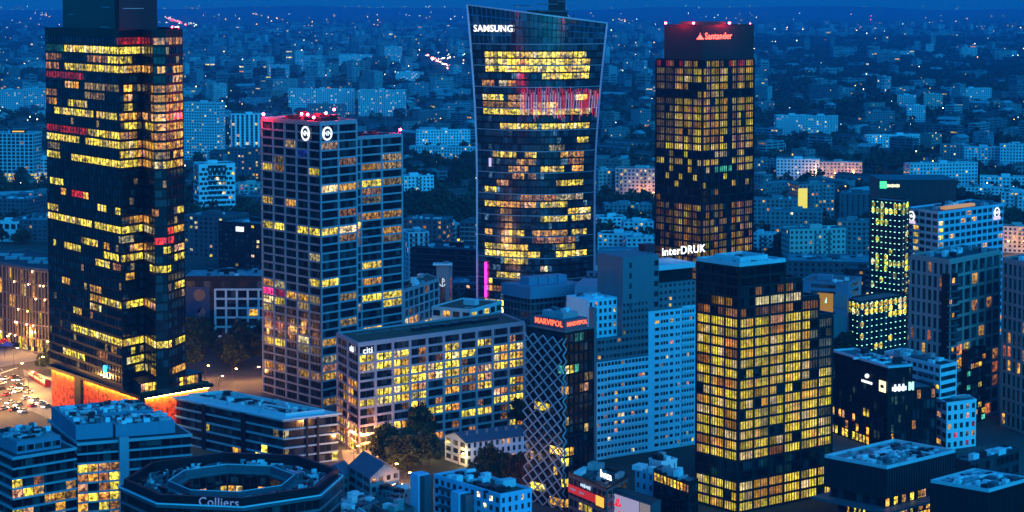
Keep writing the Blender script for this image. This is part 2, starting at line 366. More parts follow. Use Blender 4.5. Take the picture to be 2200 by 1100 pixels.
# ------------------------------------------------------------------ ground, streets, far hills
def noisy_ground():
    m, t, p = _nodes('city_ground'); N, L = t.nodes, t.links
    g = N.new('ShaderNodeNewGeometry'); n = N.new('ShaderNodeTexNoise'); n.inputs['Scale'].default_value = .006; n.inputs['Detail'].default_value = 9; n.inputs['Roughness'].default_value = .65
    L.new(g.outputs['Position'], n.inputs[0]); r = N.new('ShaderNodeValToRGB'); e = r.color_ramp.elements
    e[0].position = .38; e[0].color = (.022, .034, .018, 1); e[1].position = .62; e[1].color = (.10, .105, .10, 1); k = e.new(.5); k.color = (.045, .055, .04, 1)
    L.new(n.outputs[0], r.inputs[0]); L.new(r.outputs[0], p.inputs['Base Color']); p.inputs['Roughness'].default_value = .95
    return m
gr = MB().add([(-32000, -32000, 0), (32000, -32000, 0), (32000, 32000, 0), (-32000, 32000, 0)], [(0, 1, 2, 3)]).build('ground', noisy_ground()); gr['kind'] = 'structure'
mb = MB(); rr = random.Random(3); prev = None
for k in range(61):
    x = -12000 + 400 * k; h = 62 + 26 * math.sin(k * .35) + 12 * math.sin(k * .9 + 1) + rr.uniform(-5, 5)
    row = [(x, 26500, -2), (x, 28200, h * .75), (x, 29500, h), (x, 31000, -2)]
    if prev is not None:
        mb.add(prev + row, [(0, 4, 5, 1), (1, 5, 6, 2), (2, 6, 7, 3)])
    prev = row
hl = mb.build('hills', paint('wooded_hills', (.035, .05, .03), .95, 0, .5, .01, False)); hl['kind'] = 'structure'
ASPH = paint('asphalt', (.055, .055, .058), .85, 0, .35, .4, False)
PAVE = paint('pavement_stone', (.22, .21, .20), .85, 0, .3, .6, False)
LINE = paint('road_paint', (.72, .72, .70), .7, 0, .3, 2, False)

# ------------------------------------------------------------------ tall dark glass tower on the left
Y, O, W, Rr, D_, K_ = YEL, ORA, WHI, RED, DIM, DOR
tab = strips(80, 0, 2.752, [
 (165,295,630,318,Y,1.25),(420,365,560,372,Y,.8),(300,355,410,362,K_),(165,402,300,412,Y),(300,415,520,425,Y,.9),(520,425,660,430,O,.8),(680,440,750,435,O,.8),(760,438,800,435,O,.6),
 (50,440,280,455,Rr,.25),(170,512,240,520,O,.8),(500,540,570,542,O,1.2),(590,540,630,540,D_),(680,545,750,545,O,.7),(760,545,800,540,O,.5),(500,600,570,600,O,1.1),(680,602,800,600,O,.6),
 (185,625,290,632,Y,.7),(500,655,570,655,Y,.7),(680,660,800,655,O,.7),(110,660,330,690,Y,.9),(345,695,470,705,Y,.9),(500,712,660,708,O,.9),(680,715,800,708,O,.9),
 (60,750,290,775,Rr,.3),(510,765,670,765,Y,.9),(680,770,800,765,O,.9),(290,800,490,815,Y,1.0),(500,815,600,815,O,.9),(680,825,800,822,K_),
 (55,815,250,835,Y,1.1),(280,850,490,870,Y,1.0),(500,870,580,872,Y,.8),(600,870,670,870,O,.7),(680,875,800,872,O,.8),
 (60,925,135,930,Y),(200,945,490,980,Y,1.1),(500,930,580,932,Y,.7),(600,925,670,922,O,.5),(680,935,760,935,D_),(500,982,580,985,Y,.8),(590,982,670,985,O,.6),(690,990,800,985,Y,.8),
 (45,380,120,388,K_),(50,545,120,550,K_),(50,600,120,606,O,.5),(290,512,480,520,D_),(290,565,400,570,D_),(400,935,480,945,K_),(60,870,130,880,D_),(45,280,160,285,TEA,.10),(45,340,150,345,K_,.8),(480,235,660,240,Rr,.3),(690,240,850,240,K_)]
 + [(805,425+54*k,866,421+54*k,O,.9) for k in range(11)], 8.6)
tab += strips(80, 380, 2.618, [
 (70,38,140,42,Y),(195,105,250,115,Rr,.8),(250,115,282,122,O),(135,100,155,100,O),(510,108,545,110,O,.8),(62,185,125,190,Y),(345,188,380,192,Y),(450,195,470,198,Y),(780,180,815,185,Y,.8),(650,200,670,200,K_),
 (55,232,308,272,Y,1.1),(330,285,480,310,Y,1.1),(515,248,630,250,O,.7),(480,308,585,305,Y,.9),(600,300,660,298,W,.4),(740,305,770,305,Rr,.5),(780,288,825,285,O),
 (460,350,545,352,W,.3),(675,360,740,362,Rr,1.0),(740,372,775,372,Rr,.7),(775,388,830,385,O,1.1),(90,385,112,390,Y),(155,402,245,420,Y,.8),(258,378,332,385,Y,.9),(378,398,408,402,O),(530,408,610,410,O),(705,418,740,420,Y,.6),(780,440,830,438,Y),
 (385,455,465,465,Y,1.1),(480,460,600,462,Y,.8),(600,455,660,450,W,.25),(330,495,410,500,Y,.9),(430,512,475,518,K_),(632,525,740,522,Y,.9),(490,568,550,568,O),(780,595,835,592,Y),(140,600,190,608,O,.8),
 (300,640,355,645,O,.7),(295,685,365,695,O,.6),(370,705,480,730,Y,.8),(490,725,590,722,Y,1.0),(600,720,665,715,O,.8),(180,765,255,775,Y,.9),(295,742,355,748,Y,.8),(300,785,320,790,K_),
 (200,865,480,945,Y,1.1),(480,935,600,930,Y,1.2),(600,930,745,942,Y,1.1),(780,905,835,900,Y,.9),(125,992,265,1022,Y,1.0),(515,1030,590,1030,Y),(535,975,550,975,Y,.6),(420,980,450,985,O,.5),(560,1075,620,1078,Y),(650,1085,835,1060,O,.9),(330,1000,400,1010,K_)], 8.6)
lit0 = strip_lit(tab, random.Random(21), .03, DIM, 0.95)
zr = 37.3
pts = [at(105, 687, zr), at(263, 739, zr), at(310, 729, zr), at(335, 743, zr), at(363, 741, zr), at(399, 727, zr)]
poly = [Vector(p[:2]) for p in pts[::1]] + [Vector((pts[5].x - 10, pts[5].y + 46)), Vector((pts[0].x + 16, pts[0].y + 34))]
t = thing('glass_tower', 'tall dark glass tower with a black crown above a glowing red and orange base', 'tower', (*(sum(poly, Vector((0, 0))) / 8), 0))
FH, Z0, NF = 3.66, 20.6, 37
core(t, poly, 18, Z0 + NF * FH - .05, CORE, .35)
slabs(t, poly, Z0, FH, NF, FH * .27, BLK, .0, True, base_lift=-.1)
P = Panes(t, GLB)
for e, nb in ((0, 26), (1, 5), (2, 4), (3, 3), (4, 5)): wall_panes(P, poly[e], poly[e + 1], Z0, FH, NF, nb, lit0, .25, .04, .05, -.29, 0, e)
P.finish()
for e, nb in ((0, 26), (1, 5), (2, 4), (3, 3), (4, 5)): fins(t, poly[e], poly[e + 1], nb, Z0 + .3, Z0 + NF * FH, .07, .2, BLK, -.08)
zt = Z0 + NF * FH
parapet(t, poly, zt + .9, 2.2, .6, BLK, .04)
crown = [Vector(atD(262, 772).xy), Vector(atD(347, 786).xy), Vector(atD(318, 842).xy), Vector(atD(146, 818).xy)]
MB().prism(crown, zt + .5, 196).build('crown', paint('crown_panel', (.016, .02, .026), .45, 0, .4, .12), t)
for A, B, u, z, w in ((crown[3], crown[0], .80, zt + 11.5, 9), (crown[3], crown[0], .78, zt + 3.6, 9), (crown[3], crown[0], .16, zt + 8.5, 5), (crown[0], crown[1], .4, zt + 11, 10), (crown[0], crown[1], .3, zt + 2.5, 9)):
    p = wallpt(A, B, u, z, .06); piece('crown_joint', p, dirof(A, B), w, .12, .16, PALE, t)
piece('crown_corner', (crown[0].x, crown[0].y - .2, (zt + 197) / 2), (1, 0), 1.6, 1.2, 196 - zt, BLK, t)
for u in (.55, .75, .9): p = wallpt(poly[4], poly[5], u, zt + 3.2, -1.2); beacon(t, p, .22, .5)
# podium with the glowing base
PZ = 18.5
pL, pC, pR = at(105, 786, PZ), at(303, 852, PZ), at(452, 826, PZ)
pod = corner3(pL, pC, pR)
LEDP = None
def led_panel():
    m, t, p = _nodes('glowing_mesh'); N, L = t.nodes, t.links
    g = N.new('ShaderNodeNewGeometry'); n = N.new('ShaderNodeTexNoise'); n.inputs['Scale'].default_value = .55; n.inputs['Detail'].default_value = 6; n.inputs['Roughness'].default_value = .75; L.new(g.outputs['Position'], n.inputs[0])
    r = N.new('ShaderNodeMapRange'); r.inputs[1].default_value = .38; r.inputs[2].default_value = .62; r.inputs[3].default_value = .05; r.inputs[4].default_value = 1.2; L.new(n.outputs[0], r.inputs[0])
    b = N.new('ShaderNodeVectorMath'); b.operation = 'SCALE'; b.inputs[0].default_value = (.85, .11, .01); L.new(r.outputs[0], b.inputs['Scale']); L.new(b.outputs[0], p.inputs['Base Color'])
    e = N.new('ShaderNodeVectorMath'); e.operation = 'SCALE'; e.inputs[0].default_value = (.62, .008, .0005); L.new(r.outputs[0], e.inputs['Scale']); L.new(e.outputs[0], p.inputs['Emission Color']); p.inputs['Emission Strength'].default_value = .5
    p.inputs['Roughness'].default_value = .8; m.cycles.emission_sampling = 'FRONT'; return m
LEDM = led_panel()
STRIPL = glow('amber_strip', (1.0, .80, .10), 42, True)
core(t, pod, 0, PZ - .02, CORE, 1.2, 'podium_core')
MB().prism(inset(pod, -.9), PZ - .9, PZ + .35).build('podium_deck', BLK, t)
def led(A, B, u0, u1):
    a, b = wallpt(A, B, u0, 0, -1.1), wallpt(A, B, u1, 0, -1.1); d = dirof(A, B); c = (a + b) / 2; ln = (b - a).length
    pn = piece('glowing_panel', (c.x, c.y, (PZ - 1.2) / 2), d, ln, .25, PZ - 1.6, LEDM, t)
    q = wallpt(A, B, (u0 + u1) / 2, PZ - 1.15, -.2); piece('light_strip', q, d, ln * .98, .45, .18, STRIPL, pn)
led(pod[3], pod[0], .005, .27); led(pod[3], pod[0], .37, .945); led(pod[0], pod[1], .06, .985)
for A, B, u, w in ((pod[3], pod[0], .32, 5.5), (pod[3], pod[0], .975, 2.0), (pod[0], pod[1], .03, 2.0)):
    p = wallpt(A, B, u, PZ / 2, -.7); piece('podium_pillar', p, dirof(A, B), w, 1.0, PZ - 1.9, BLK, t)
# terrace pavilion above the deck
pvl = [wallpt(pod[0], pod[1], .05, 0, -2.2).xy, wallpt(pod[0], pod[1], .93, 0, -2.2).xy, wallpt(pod[0], pod[1], .93, 0, -16).xy, wallpt(pod[0], pod[1], .12, 0, -12).xy]
MB().prism(inset(pvl, .3), PZ + .36, PZ + 4.4).build('terrace_pavilion', CORE, t); MB().prism(inset(pvl, -.5), PZ + 4.45, PZ + 4.95).build('terrace_roof', BLK, t)
P = Panes(t, GLZ, 'terrace_window'); wall_panes(P, pvl[0], pvl[1], PZ + .4, 4.0, 1, 16, prob_lit(.75, [ORA, YEL, DOR], random.Random(4), 1.0), .05, .05, .25, -.2); P.finish()
for k in range(14): p = wallpt(pod[0], pod[1], .04 + .07 * k, PZ + .9, -1.0); piece('planter', p, dirof(pod[0], pod[1]), 2.2, .8, .9, paint('planter_green', (.03, .05, .025), .9), t)
for k in range(22):
    p = wallpt(pod[0], pod[1], .02 + k * .044, PZ + 1.5, -.4); piece('railing_post', (p.x, p.y, PZ + 1.0), (1, 0), .12, .12, 1.3, DKM, t)
sign(t, 'Ⓢ', wallpt(poly[0], poly[1], .78, 25.0, .35), dirof(poly[0], poly[1]), 3.4, glow('sign_cyan', (.02, .5, 1.0), 3), 'sign_emblem')

# ------------------------------------------------------------------ grid-front tower with two round emblems
tabn = strips(550, 220, 3.235, [(55,420,115,425,Y),(135,430,170,435,O,.6),(340,470,412,478,Y,.9),(440,468,475,470,Y),(270,515,322,518,Y,.7),(440,585,560,585,Y,1.1),(575,580,640,578,O),(640,578,700,578,D_),(705,385,755,385,Y),(768,380,790,382,Y),
 (775,443,890,442,O,.4),(700,550,755,550,Y),(775,552,890,548,Y,.8),(85,650,118,655,Y,.7),(200,675,245,682,O),(275,860,328,862,Y),(340,875,425,880,Y,.9),(440,872,560,872,Y,1.1),(578,862,700,858,Y,1.1),(705,838,755,838,Y,1.1),(768,835,792,835,Y),
 (775,775,890,772,O,.5),(905,770,1000,768,O,.5),(85,868,115,870,Y,.8),(130,882,190,888,Y,.8),(275,1030,332,1035,Y),(340,1050,425,1055,Y),(440,1048,560,1048,Y,1.1),(705,955,755,955,Y,1.1),(768,950,792,950,Y),(705,1068,755,1068,Y,1.1),(768,1055,795,1055,Y),
 (905,885,1000,880,O,.4),(575,960,700,955,K_,.6),(578,905,700,902,K_,.6),(775,660,890,655,D_),(775,610,890,605,K_,.5),(905,440,1000,440,D_),(905,370,1000,370,D_),(905,550,1000,545,D_),(300,340,325,350,(.02,.05,.5),.3),(340,360,400,362,K_),(820,318,880,318,O,.6),(580,790,690,785,K_,.5)], 8.2)
tabn += strips(550, 550, 2, [(28,155,75,160,PNK,1.0),(78,162,118,168,PNK,.7),(28,188,122,203,Y,.9),(155,183,245,200,O,.8),(210,122,258,132,Y,.9),(275,128,345,128,Y),(435,30,466,30,Y),(478,28,548,26,Y),(435,207,466,207,Y),(478,168,553,164,Y,1.1),(556,160,620,158,Y,1.1),(478,304,550,300,Y,1.1),
 (435,277,466,277,Y,1.1),(556,198,620,195,Y,.7),(478,100,548,98,O),(35,358,72,365,Y),(80,370,122,380,Y),(275,376,345,378,O,.6),(275,620,345,622,O,1.1),(160,495,245,515,O,.5),(38,458,72,465,O,.8),(165,300,250,312,O,.5),(165,340,250,352,W,.5),(165,380,250,395,W,.4),(210,420,255,430,O,.4),(85,465,120,472,K_),(28,240,120,250,PNK,.10),(28,275,120,290,PNK,.12),(275,440,345,440,W,.25),(275,490,345,490,O,.4),(275,520,345,520,Y,.35),(28,125,70,128,K_),(85,130,118,132,W,.3)], 8.2)  # some faint left-face rows here are reflected glitter, put in as pane emission
litn = strip_lit(tabn, random.Random(31), .05, DIM, .95)
D0 = 809
n_poly = corner3(atD(563, 842, 60), atD(689, D0, 60), atD(768, 826, 60))
t = thing('grid_tower', 'tall office tower with a pale square grid, two round white emblems and red roof lamps', 'tower', (*n_poly[0], 0))
def grid_block(t, poly, z1, nf, bays, lit, most, wall=MAUVE, n0=.15, n1=.05, cw=.8, z0=0.0, rec=.5, glass=GLZ):
    fh = (z1 - z0) / nf
    core(t, poly, z0 + .02 if z0 else 0, z1 - .03, CORE, rec + .12)
    slabs(t, poly, z0, fh, nf, fh * (n0 + n1) * .98, wall, 0, True, base_lift=-fh * n1 * .98)
    P = Panes(t, glass, most=most)
    for e, nb in bays.items():
        A, B = poly[e], poly[(e + 1) % len(poly)]
        wall_panes(P, A, B, z0, fh, nf, nb, lit, n0, n1, cw, -rec, 0, e)
        columns(t, A, B, nb, z0, z1 + fh * .2, cw, rec + .1, wall, .04, first=(e != 0))
        fins(t, A, B, nb * 4, z0, z1, .1, .2, DKM, -rec + .22)
    P.finish()
grid_block(t, n_poly, 118.4, 33, {0: 2, 3: 5}, litn, 180)
d0 = dirof(n_poly[0], n_poly[1]); q = n_poly[1] + Vector((-d0.y, d0.x)) * 9
n2 = [q - d0 * 1.0 + Vector((0, .02)), Vector(atD(865, 858, 60).xy), Vector(atD(865, 858, 60).xy) + Vector((-d0.y, d0.x)) * 22, q - d0 * 1.0 + Vector((-d0.y, d0.x)) * 22]
grid_block(t, n2, 110.5, 31, {0: 3}, litn, 110)
zt = 119.0
MB().prism(inset(n_poly, .7), zt - .1, zt + .12).build('roof', RDK, t); parapet(t, n_poly, zt, 1.0, .6, MAUVE)
MB().prism(inset(n2, .7), 111, 111.2).build('roof', RDK, t); parapet(t, n2, 111, .9, .6, MAUVE)
clutter(t, n_poly, zt + .12, 16, DKM, random.Random(8), 2, 6, 1.5, 3.6, .18); clutter(t, n2, 111.2, 10, DKM, random.Random(9), 2, 5, 1, 3)
for px, D in ((566, 838), (648, 842), (661, 836), (700, 846), (718, 838), (674, 815)): beacon(t, atD(px, D, zt + (.8 if D != 838 or px < 600 else 2.8)), .55, 1.2, glow('beacon_red_strong', (1, .01, .03), 340, True))
beacon(t, atD(860, 862, 111.6), .55, 1.2)
def emblem(t, A, B, u, z, r, out=.15):
    d = dirof(A, B); n = Vector((d.y, -d.x)); c = wallpt(A, B, u, z, out)
    def disc(name, r0, r1, o, mat):
        mbx = MB(); vs = []
        for rad, dz in ((r0, 0), (r1, 0), (r1, -.2), (r0, -.2)):
            for k in range(24): a = k * math.pi / 12; vs.append((c.x + d.x * rad * math.cos(a) + n.x * (o + dz), c.y + d.y * rad * math.cos(a) + n.y * (o + dz), c.z + rad * math.sin(a)))
        fs = []
        for q in range(4):
            for k in range(24): fs.append((q * 24 + k, q * 24 + (k + 1) % 24, ((q + 1) % 4) * 24 + (k + 1) % 24, ((q + 1) % 4) * 24 + k))
        mbx.add(vs, fs); return mbx.build(name, mat, t)
    wl = glow('sign_white', (.9, .95, 1.0), .55)
    disc('emblem_ring', r * .74, r, .1, wl); ed = disc('emblem_disc', .02, r * .74, .02, BLK)
    sign(ed, 'NN', (c.x + n.x * .2, c.y + n.y * .2, c.z), d, r * 1.0, wl, 'emblem_mark', .05, bold=.1)
emblem(t, n_poly[3], n_poly[0], .765, zat(287, 816), 3.1); emblem(t, n_poly[0], n_poly[1], .19, zat(287, 812), 2.9)

# ------------------------------------------------------------------ long grid-front office slab before it
rs = random.Random(44)
ZC = 40.7
c_poly = corner3(at(723, 722, ZC), at(769, 745, ZC), at(1127, 698, ZC))
def litc(px, py, i, j, face):
    r = 11 - i
    if face == 3: return jit(rs.choice([O, K_, O]), .8, rs) if rs.random() < (.6 if r > 3 else .15) else (jit(Y, 1.1, rs) if r == 11 else None)
    b = j // 2
    if r == 0: return None
    if r == 1: p = .9 if b < 3 else (.5 if b > 5 else .05)
    elif r == 11: p = .8 if b == 0 else .2
    elif r == 10: p = .05
    else: p = {0: .45, 1: .7, 2: .7, 3: .75, 4: .75, 5: .7, 6: .6, 7: .7, 8: .65, 9: .55}.get(b, .5) * (1.0 if r in (2, 3, 4, 5, 6, 8) else .72)
    if (hash((b, r, 7)) % 100) / 100 > p: return jit(K_, .6, rs) if rs.random() < .15 else None
    return jit(Y if rs.random() < .8 else O, 1.05, rs)
t = thing('grid_office_slab', 'long grid-front office slab with rows of yellow lit rooms beside the emblem tower', 'building', (*c_poly[0], 0))
fh = ZC / 12; rec = .5
core(t, c_poly, 0, ZC - .03, CORE, rec + .12)
slabs(t, c_poly, 0, fh, 12, fh * .24, MAUVE, 0, True, base_lift=-fh * .05)
P = Panes(t, GLZ)
for e, nb, k in ((0, 20, 2), (3, 4, 2)):
    A, B = c_poly[e], c_poly[(e + 1) % 4]; wall_panes(P, A, B, 0, fh, 12, nb, litc, .19, .06, .7, -rec, 0, e)
    columns(t, A, B, nb, 0, ZC + .6, 1.05, rec + .12, MAUVE, .04, every=2, first=(e != 0)); fins(t, A, B, nb * 2, 0, ZC, .12, .22, DKM, -rec + .24)
P.finish()
MB().prism(inset(c_poly, .8), ZC + .3, ZC + .9).build('planted_roof', GRN, t); parapet(t, c_poly, ZC + .3, 1.2, .7, MAUVE)
a, b = c_poly[1] - c_poly[0], c_poly[3] - c_poly[0]
for k in range(7):
    p = c_poly[0] + a * (.12 + .11 * k) + b * .72; piece('roof_walkway', (p.x, p.y, ZC + 1.1), a.normalized(), a.length * .09, 1.2, .25, RPL, t)
for k in range(9):
    p = c_poly[0] + a * (.40 + .06 * k) + b * (.45 + .03 * (k % 3)); piece('roof_unit', (p.x, p.y, ZC + 1.5), a.normalized(), 4, 2, 1.2, DKM, t)
wl = glow('sign_white', (.9, .95, 1.0), .55)
sign(t, 'citi', wallpt(c_poly[0], c_poly[1], .055, ZC - 1.9, .1), dirof(c_poly[0], c_poly[1]), 3.4, wl, bold=.03); sign(t, 'citi', wallpt(c_poly[3], c_poly[0], .72, ZC - 1.9, .1), dirof(c_poly[3], c_poly[0]), 3.4, wl, bold=.03)

# ------------------------------------------------------------------ curved flaring tower
DS = 1038.0
tabs = strips(1000, 0, 2, [(80,225,515,225,Y,1.1),(85,258,535,258,Y,1.2),(90,288,540,290,Y,1.3),(325,320,530,320,Y,1.0),(120,187,170,187,O),(210,187,330,188,O),(390,187,510,190,O),(80,345,115,345,K_),(145,347,178,347,W,.8),(190,350,222,350,O),(80,408,170,410,Y),(190,412,245,412,O,.6),(475,410,530,410,Y),
 (80,440,245,442,O,.35),(290,445,400,447,Y,.7),(80,472,250,475,Y,.9),(250,475,535,475,Y,.7),(155,540,310,540,Y),(320,540,535,540,Y,.9),(480,597,522,597,Y,.9),(120,658,220,660,Y,.8),(250,662,310,662,Y,.8),(358,636,430,636,W,.3),(415,660,500,660,O,.6),(225,690,310,690,O,.6),(190,727,275,727,O,.8),(320,727,415,727,Y,.8),(460,725,510,725,O,1.2),
 (200,757,250,757,O,.7),(275,755,300,755,O,.5),(140,780,185,780,O,.6),(80,808,125,808,Y,.8),(390,790,500,790,Y,.8),(80,870,130,870,Y),(140,878,300,880,O,.9),(320,880,440,882,Y,.7),(390,848,500,848,W,.4),(240,852,380,852,K_),(435,910,535,910,Y,1.0),(145,905,170,905,O,.8),(330,944,440,944,Y,.9),(450,942,535,942,Y,.9),(75,998,115,998,O),(180,1003,250,1003,Y),(290,1005,440,1005,O,.7),(450,1005,528,1005,Y,.9),(450,690,500,690,K_),(390,1062,470,1060,Y,.5)], 6.6)
tabs += strips(840, 420, 3.667, [(725,405,1090,425,Y,.9),(722,455,1165,480,Y,1.2),(1305,475,1538,470,Y,1.1),(905,530,1080,540,Y,.9),(1175,590,1235,590,W,.7),(800,645,1000,645,Y,.9),(760,690,810,690,Y,.8),(1310,400,1440,405,Y,.6),(718,850,905,868,Y,1.2),(722,905,905,928,Y,1.3),(780,740,920,745,K_),(1120,345,1440,345,K_)], 6.6)
lits = strip_lit(tabs, random.Random(51), .07, (.05, .12, .18), .95)
ZTOP = 168.0; PITF = 3.79; NSP = 38; BOW = 15.0
def sp_half(z):
    k = max(0.0, (z - 75) / 93.0); return 31.6 + 6.4 * k ** 1.6
def sp_pt(tt, z, out=0.0):
    """point on the bowed front: tt from -1 (left edge) to 1"""
    w = sp_half(z); cx = 12.8 + 1.2 * max(0, (z - 75) / 93.0); return Vector((cx + w * tt, DS - BOW * (1 - tt * tt) - out + 8, z))
t = thing('flaring_glass_tower', 'curved glass tower flaring at the top with a slanted crown and white lettering', 'tower', (12.8, DS + 12, 0))
TS = [-1 + 2 * k / 30 for k in range(31)]
def arc_plate(name, z, h, mat, out=0.0, dep=3.0, t0=-1, t1=1):
    ts = [v for v in TS if t0 - .001 <= v <= t1 + .001]; f = [sp_pt(v, z, out) for v in ts]; b = [p + Vector((0, dep + out, 0)) for p in f][::-1]
    return MB().prism([p.xy for p in f + b], z, z + h).build(name, mat, t)
PLINE = paint('pale_line_metal', (.50, .54, .58), .4, .2)
mb = MB()   # closed core behind the glass, storey by storey wider towards the top
n = len(TS)
zs = [0, 40, 75, 95, 115, 130, 147]
for z in zs:
    f = [sp_pt(v * .985, z, -.75) for v in TS]; b = [Vector((p.x, DS + 34 - 6 * abs(p.x - 12.8) / 32, z)) for p in f][::-1]; mb.v += [tuple(p) for p in f + b]
m2 = 2 * n
for k in range(len(zs) - 1):
    for i in range(m2): mb.f.append((k * m2 + i, k * m2 + (i + 1) % m2, (k + 1) * m2 + (i + 1) % m2, (k + 1) * m2 + i))
mb.f.append(tuple((len(zs) - 1) * m2 + i for i in range(m2))); mb.m = [0] * len(mb.f)
mb.build('core', CORE, t)
P = Panes(t, GLS)
for i in range(NSP):
    z0, z1 = 3 + i * PITF + .75, 3 + (i + 1) * PITF - .12
    for j in range(30):
        a, b = sp_pt(TS[j] + .004, z0, -.6), sp_pt(TS[j + 1] - .004, z0, -.6); c, d = sp_pt(TS[j + 1] - .004, z1, -.6), sp_pt(TS[j] + .004, z1, -.6)
        px, py = proj((a + c) / 2); L = lits(px, py, i, j, 0) if 1038 < px < 1270 else None
        nn = Vector(((b - a).y, -(b - a).x, 0)).normalized()
        P.add(a, b, c, d, nn, (j * 2.1 + 900, i * 6.1, j * 2.1 + 902, i * 6.1 + z1 - z0), (0, 0, 0, 0) if L is None else (*L[:3], 0))
# glass crown screen with a slanted top edge
for j in range(30):
    for k in range(4):
        def zz(tt, q): top = 163.2 - 4.9 * tt + (ZTOP - 163.2 - 4.9); return 147.1 + (top - 147.1) * q / 4
        a, b = sp_pt(TS[j] + .004, zz(TS[j], k) + .15, -.3), sp_pt(TS[j + 1] - .004, zz(TS[j + 1], k) + .15, -.3); c, d = sp_pt(TS[j + 1] - .004, zz(TS[j + 1], k + 1) - .15, -.3), sp_pt(TS[j] + .004, zz(TS[j], k + 1) - .15, -.3)
        P.add(a, b, c, d, Vector((0, -1, 0)), (j * 2.1, k * 9 + 50, j * 2.1 + 2, k * 9 + 54), (0, 0, 0, 0), .1)
P.finish()
for i in range(NSP + 1): arc_plate('floor_band', 3 + i * PITF - .1, .8, BLK, -.25, 1.2)
for i in range(2, NSP + 1, 3): arc_plate('cornice_line', 3 + i * PITF + .02, .34, PLINE, .25, .8)
mb = MB(); prevp = None
for v in TS:
    p = sp_pt(v, 163.2 - 4.9 * v + (ZTOP - 168.1), .1)
    if prevp: mb.beam(prevp, p, .7)
    prevp = p
mb.build('crown_rail', PLINE, t)
for j in range(0, 31):
    mb = MB(); zz = [3, 40, 75, 95, 115, 130, 147, 163.0 - 4.9 * TS[j]]; w = .07 if j not in (0, 30) else 1.0
    for a, b in zip(zz[:-1], zz[1:]): mb.beam(sp_pt(TS[j], a, .05), sp_pt(TS[j], b, .05), w)
    mb.build('edge_fin' if j in (0, 30) else 'mullion', paint('lilac_edge', (.60, .52, .60), .5, 0, .1) if j in (0, 30) else DKM, t)
for c, w, l, h, z in (((1160, 1052), 30, 12, 9, 152), ((1175, 1055), 22, 10, 8, 161), ((1196, 1056), 9, 8, 8, 167.5)):
    p = atD(c[0], c[1], z); piece('roof_plant', (p.x, p.y, z), (1, 0), w, l, h, DKM, t)
for px, py, ln in ((1120, 12, 9), (1175, 9, 12), (1208, 3, 5), (1190, 24, 16)):
    p = atD(px, 1049, zat(py, 1049)); piece('roof_beam', p, (1, .1), ln, 1.0, .6, SLATE, t)
for k in range(12): p = atD(1105 + k * 11.5, 1048, 159); piece('roof_post', (p.x, p.y, 158.5), (1, 0), .5, .5, 6.5 + (k % 3), DKM, t)
sa, sb = sp_pt(-.93, 155), sp_pt(-.37, 155)
sign(t, 'SAMSUNG', (sa + sb) / 2 + Vector((0, -2.2, 0)) + Vector((0, 0, .3)), (sb - sa), 5.0, glow('sign_bright', (1, .97, .90), .8), bold=.07)
mb, mw = MB(), MB(); rl = random.Random(61)
for k in range(60):
    px = 1120 + k * 2.78; tt = (px - 1154.6) / 131; ph = (k // 6) % 3
    y0, y1 = (188 + rl.uniform(-4, 8), 250 + rl.uniform(-14, 10)) if k % 2 else (196 + rl.uniform(-4, 12), 242 + rl.uniform(-12, 12))
    if k % 6 == 5 and ph != 1: y1 = 212
    (mb if (k % 2 or ph == 2 and rl.random() < .4) else mw).beam(sp_pt(tt, zat(y1, DS), .45), sp_pt(tt, zat(y0, DS), .45), .17)
mb.build('media_light_bars', glow('media_red', (.8, .02, .04), .55), t, 'red light bars across the upper storeys', 'stuff'); mw.build('media_light_bars', glow('media_white', (.6, .5, .75), .42), t, 'white light bars across the upper storeys', 'stuff')
for y0, y1, m_ in ((565, 612, glow('magenta_light', (1, .02, .30), 1.6)), (615, 640, MAT['magenta_light']), (340, 358, glow('media_white', (.6, .5, .75), .42))):
    tt = (1043 - 1154.6) / 131 if y0 > 400 else (1053 - 1154.6) / 131; a, b = sp_pt(tt, zat(y1, DS), .5), sp_pt(tt, zat(y0, DS), .5); MB().beam(a, b, 1.3).build('vertical_light', m_, t)

# ------------------------------------------------------------------ dark tower with red roof lamps
rt = random.Random(71)
def lit_t(px, py, i, j, face):
    left = px < 1452
    gap = 1560 < px < 1572
    if py < 148: return jit(rt.choice([O, Rr, O, Y]), .45, rt) if rt.random() < .8 else None
    if py < 186 or 203 < py < 312:
        if gap: return None
        return jit(D_ if left else rt.choice([Y, Y, O]), .6 if left else .62, rt, .6) if rt.random() < .95 else None
    if py < 203: return jit(Y, .5, rt) if 1518 < px < 1555 else None
    if py < 322: return None if gap else jit(Y, .95, rt)
    if py < 400:
        if 1535 < px < 1566 and py < 340: return jit(W, .5, rt)
        if 1535 < px < 1570 and 352 < py < 372: return jit(TEA, .8, rt)
        if 337 < py < 360 and (1435 < px < 1470 or 1500 < px < 1540 or px > 1570): return jit(Y, .7, rt)
        return jit(Y, .6, rt) if rt.random() < .14 else None
    if py < 432: return jit(O, .5, rt) if rt.random() < .10 else None
    if gap: return None
    return jit(rt.choice([Y, O, O]), .18 if left else (.34 if px < 1572 else .5), rt, .7) if rt.random() < .85 else None
pC = atD(1505, 948); pL = atD(1407, 972); pR = atD(1616, 976)
g_poly = corner3(pL, pC, pR)
t = thing('dark_office_tower', 'dark office tower with red lettering on its black crown and red corner lamps', 'tower', (*g_poly[0], 0))
ztb = 140.8; nf = 38; fh = ztb / nf
core(t, g_poly, 0, ztb, CORE, .4); slabs(t, g_poly, 0, fh, nf, fh * .24, BLK, 0, True, base_lift=-.08)
P = Panes(t, GLZ)
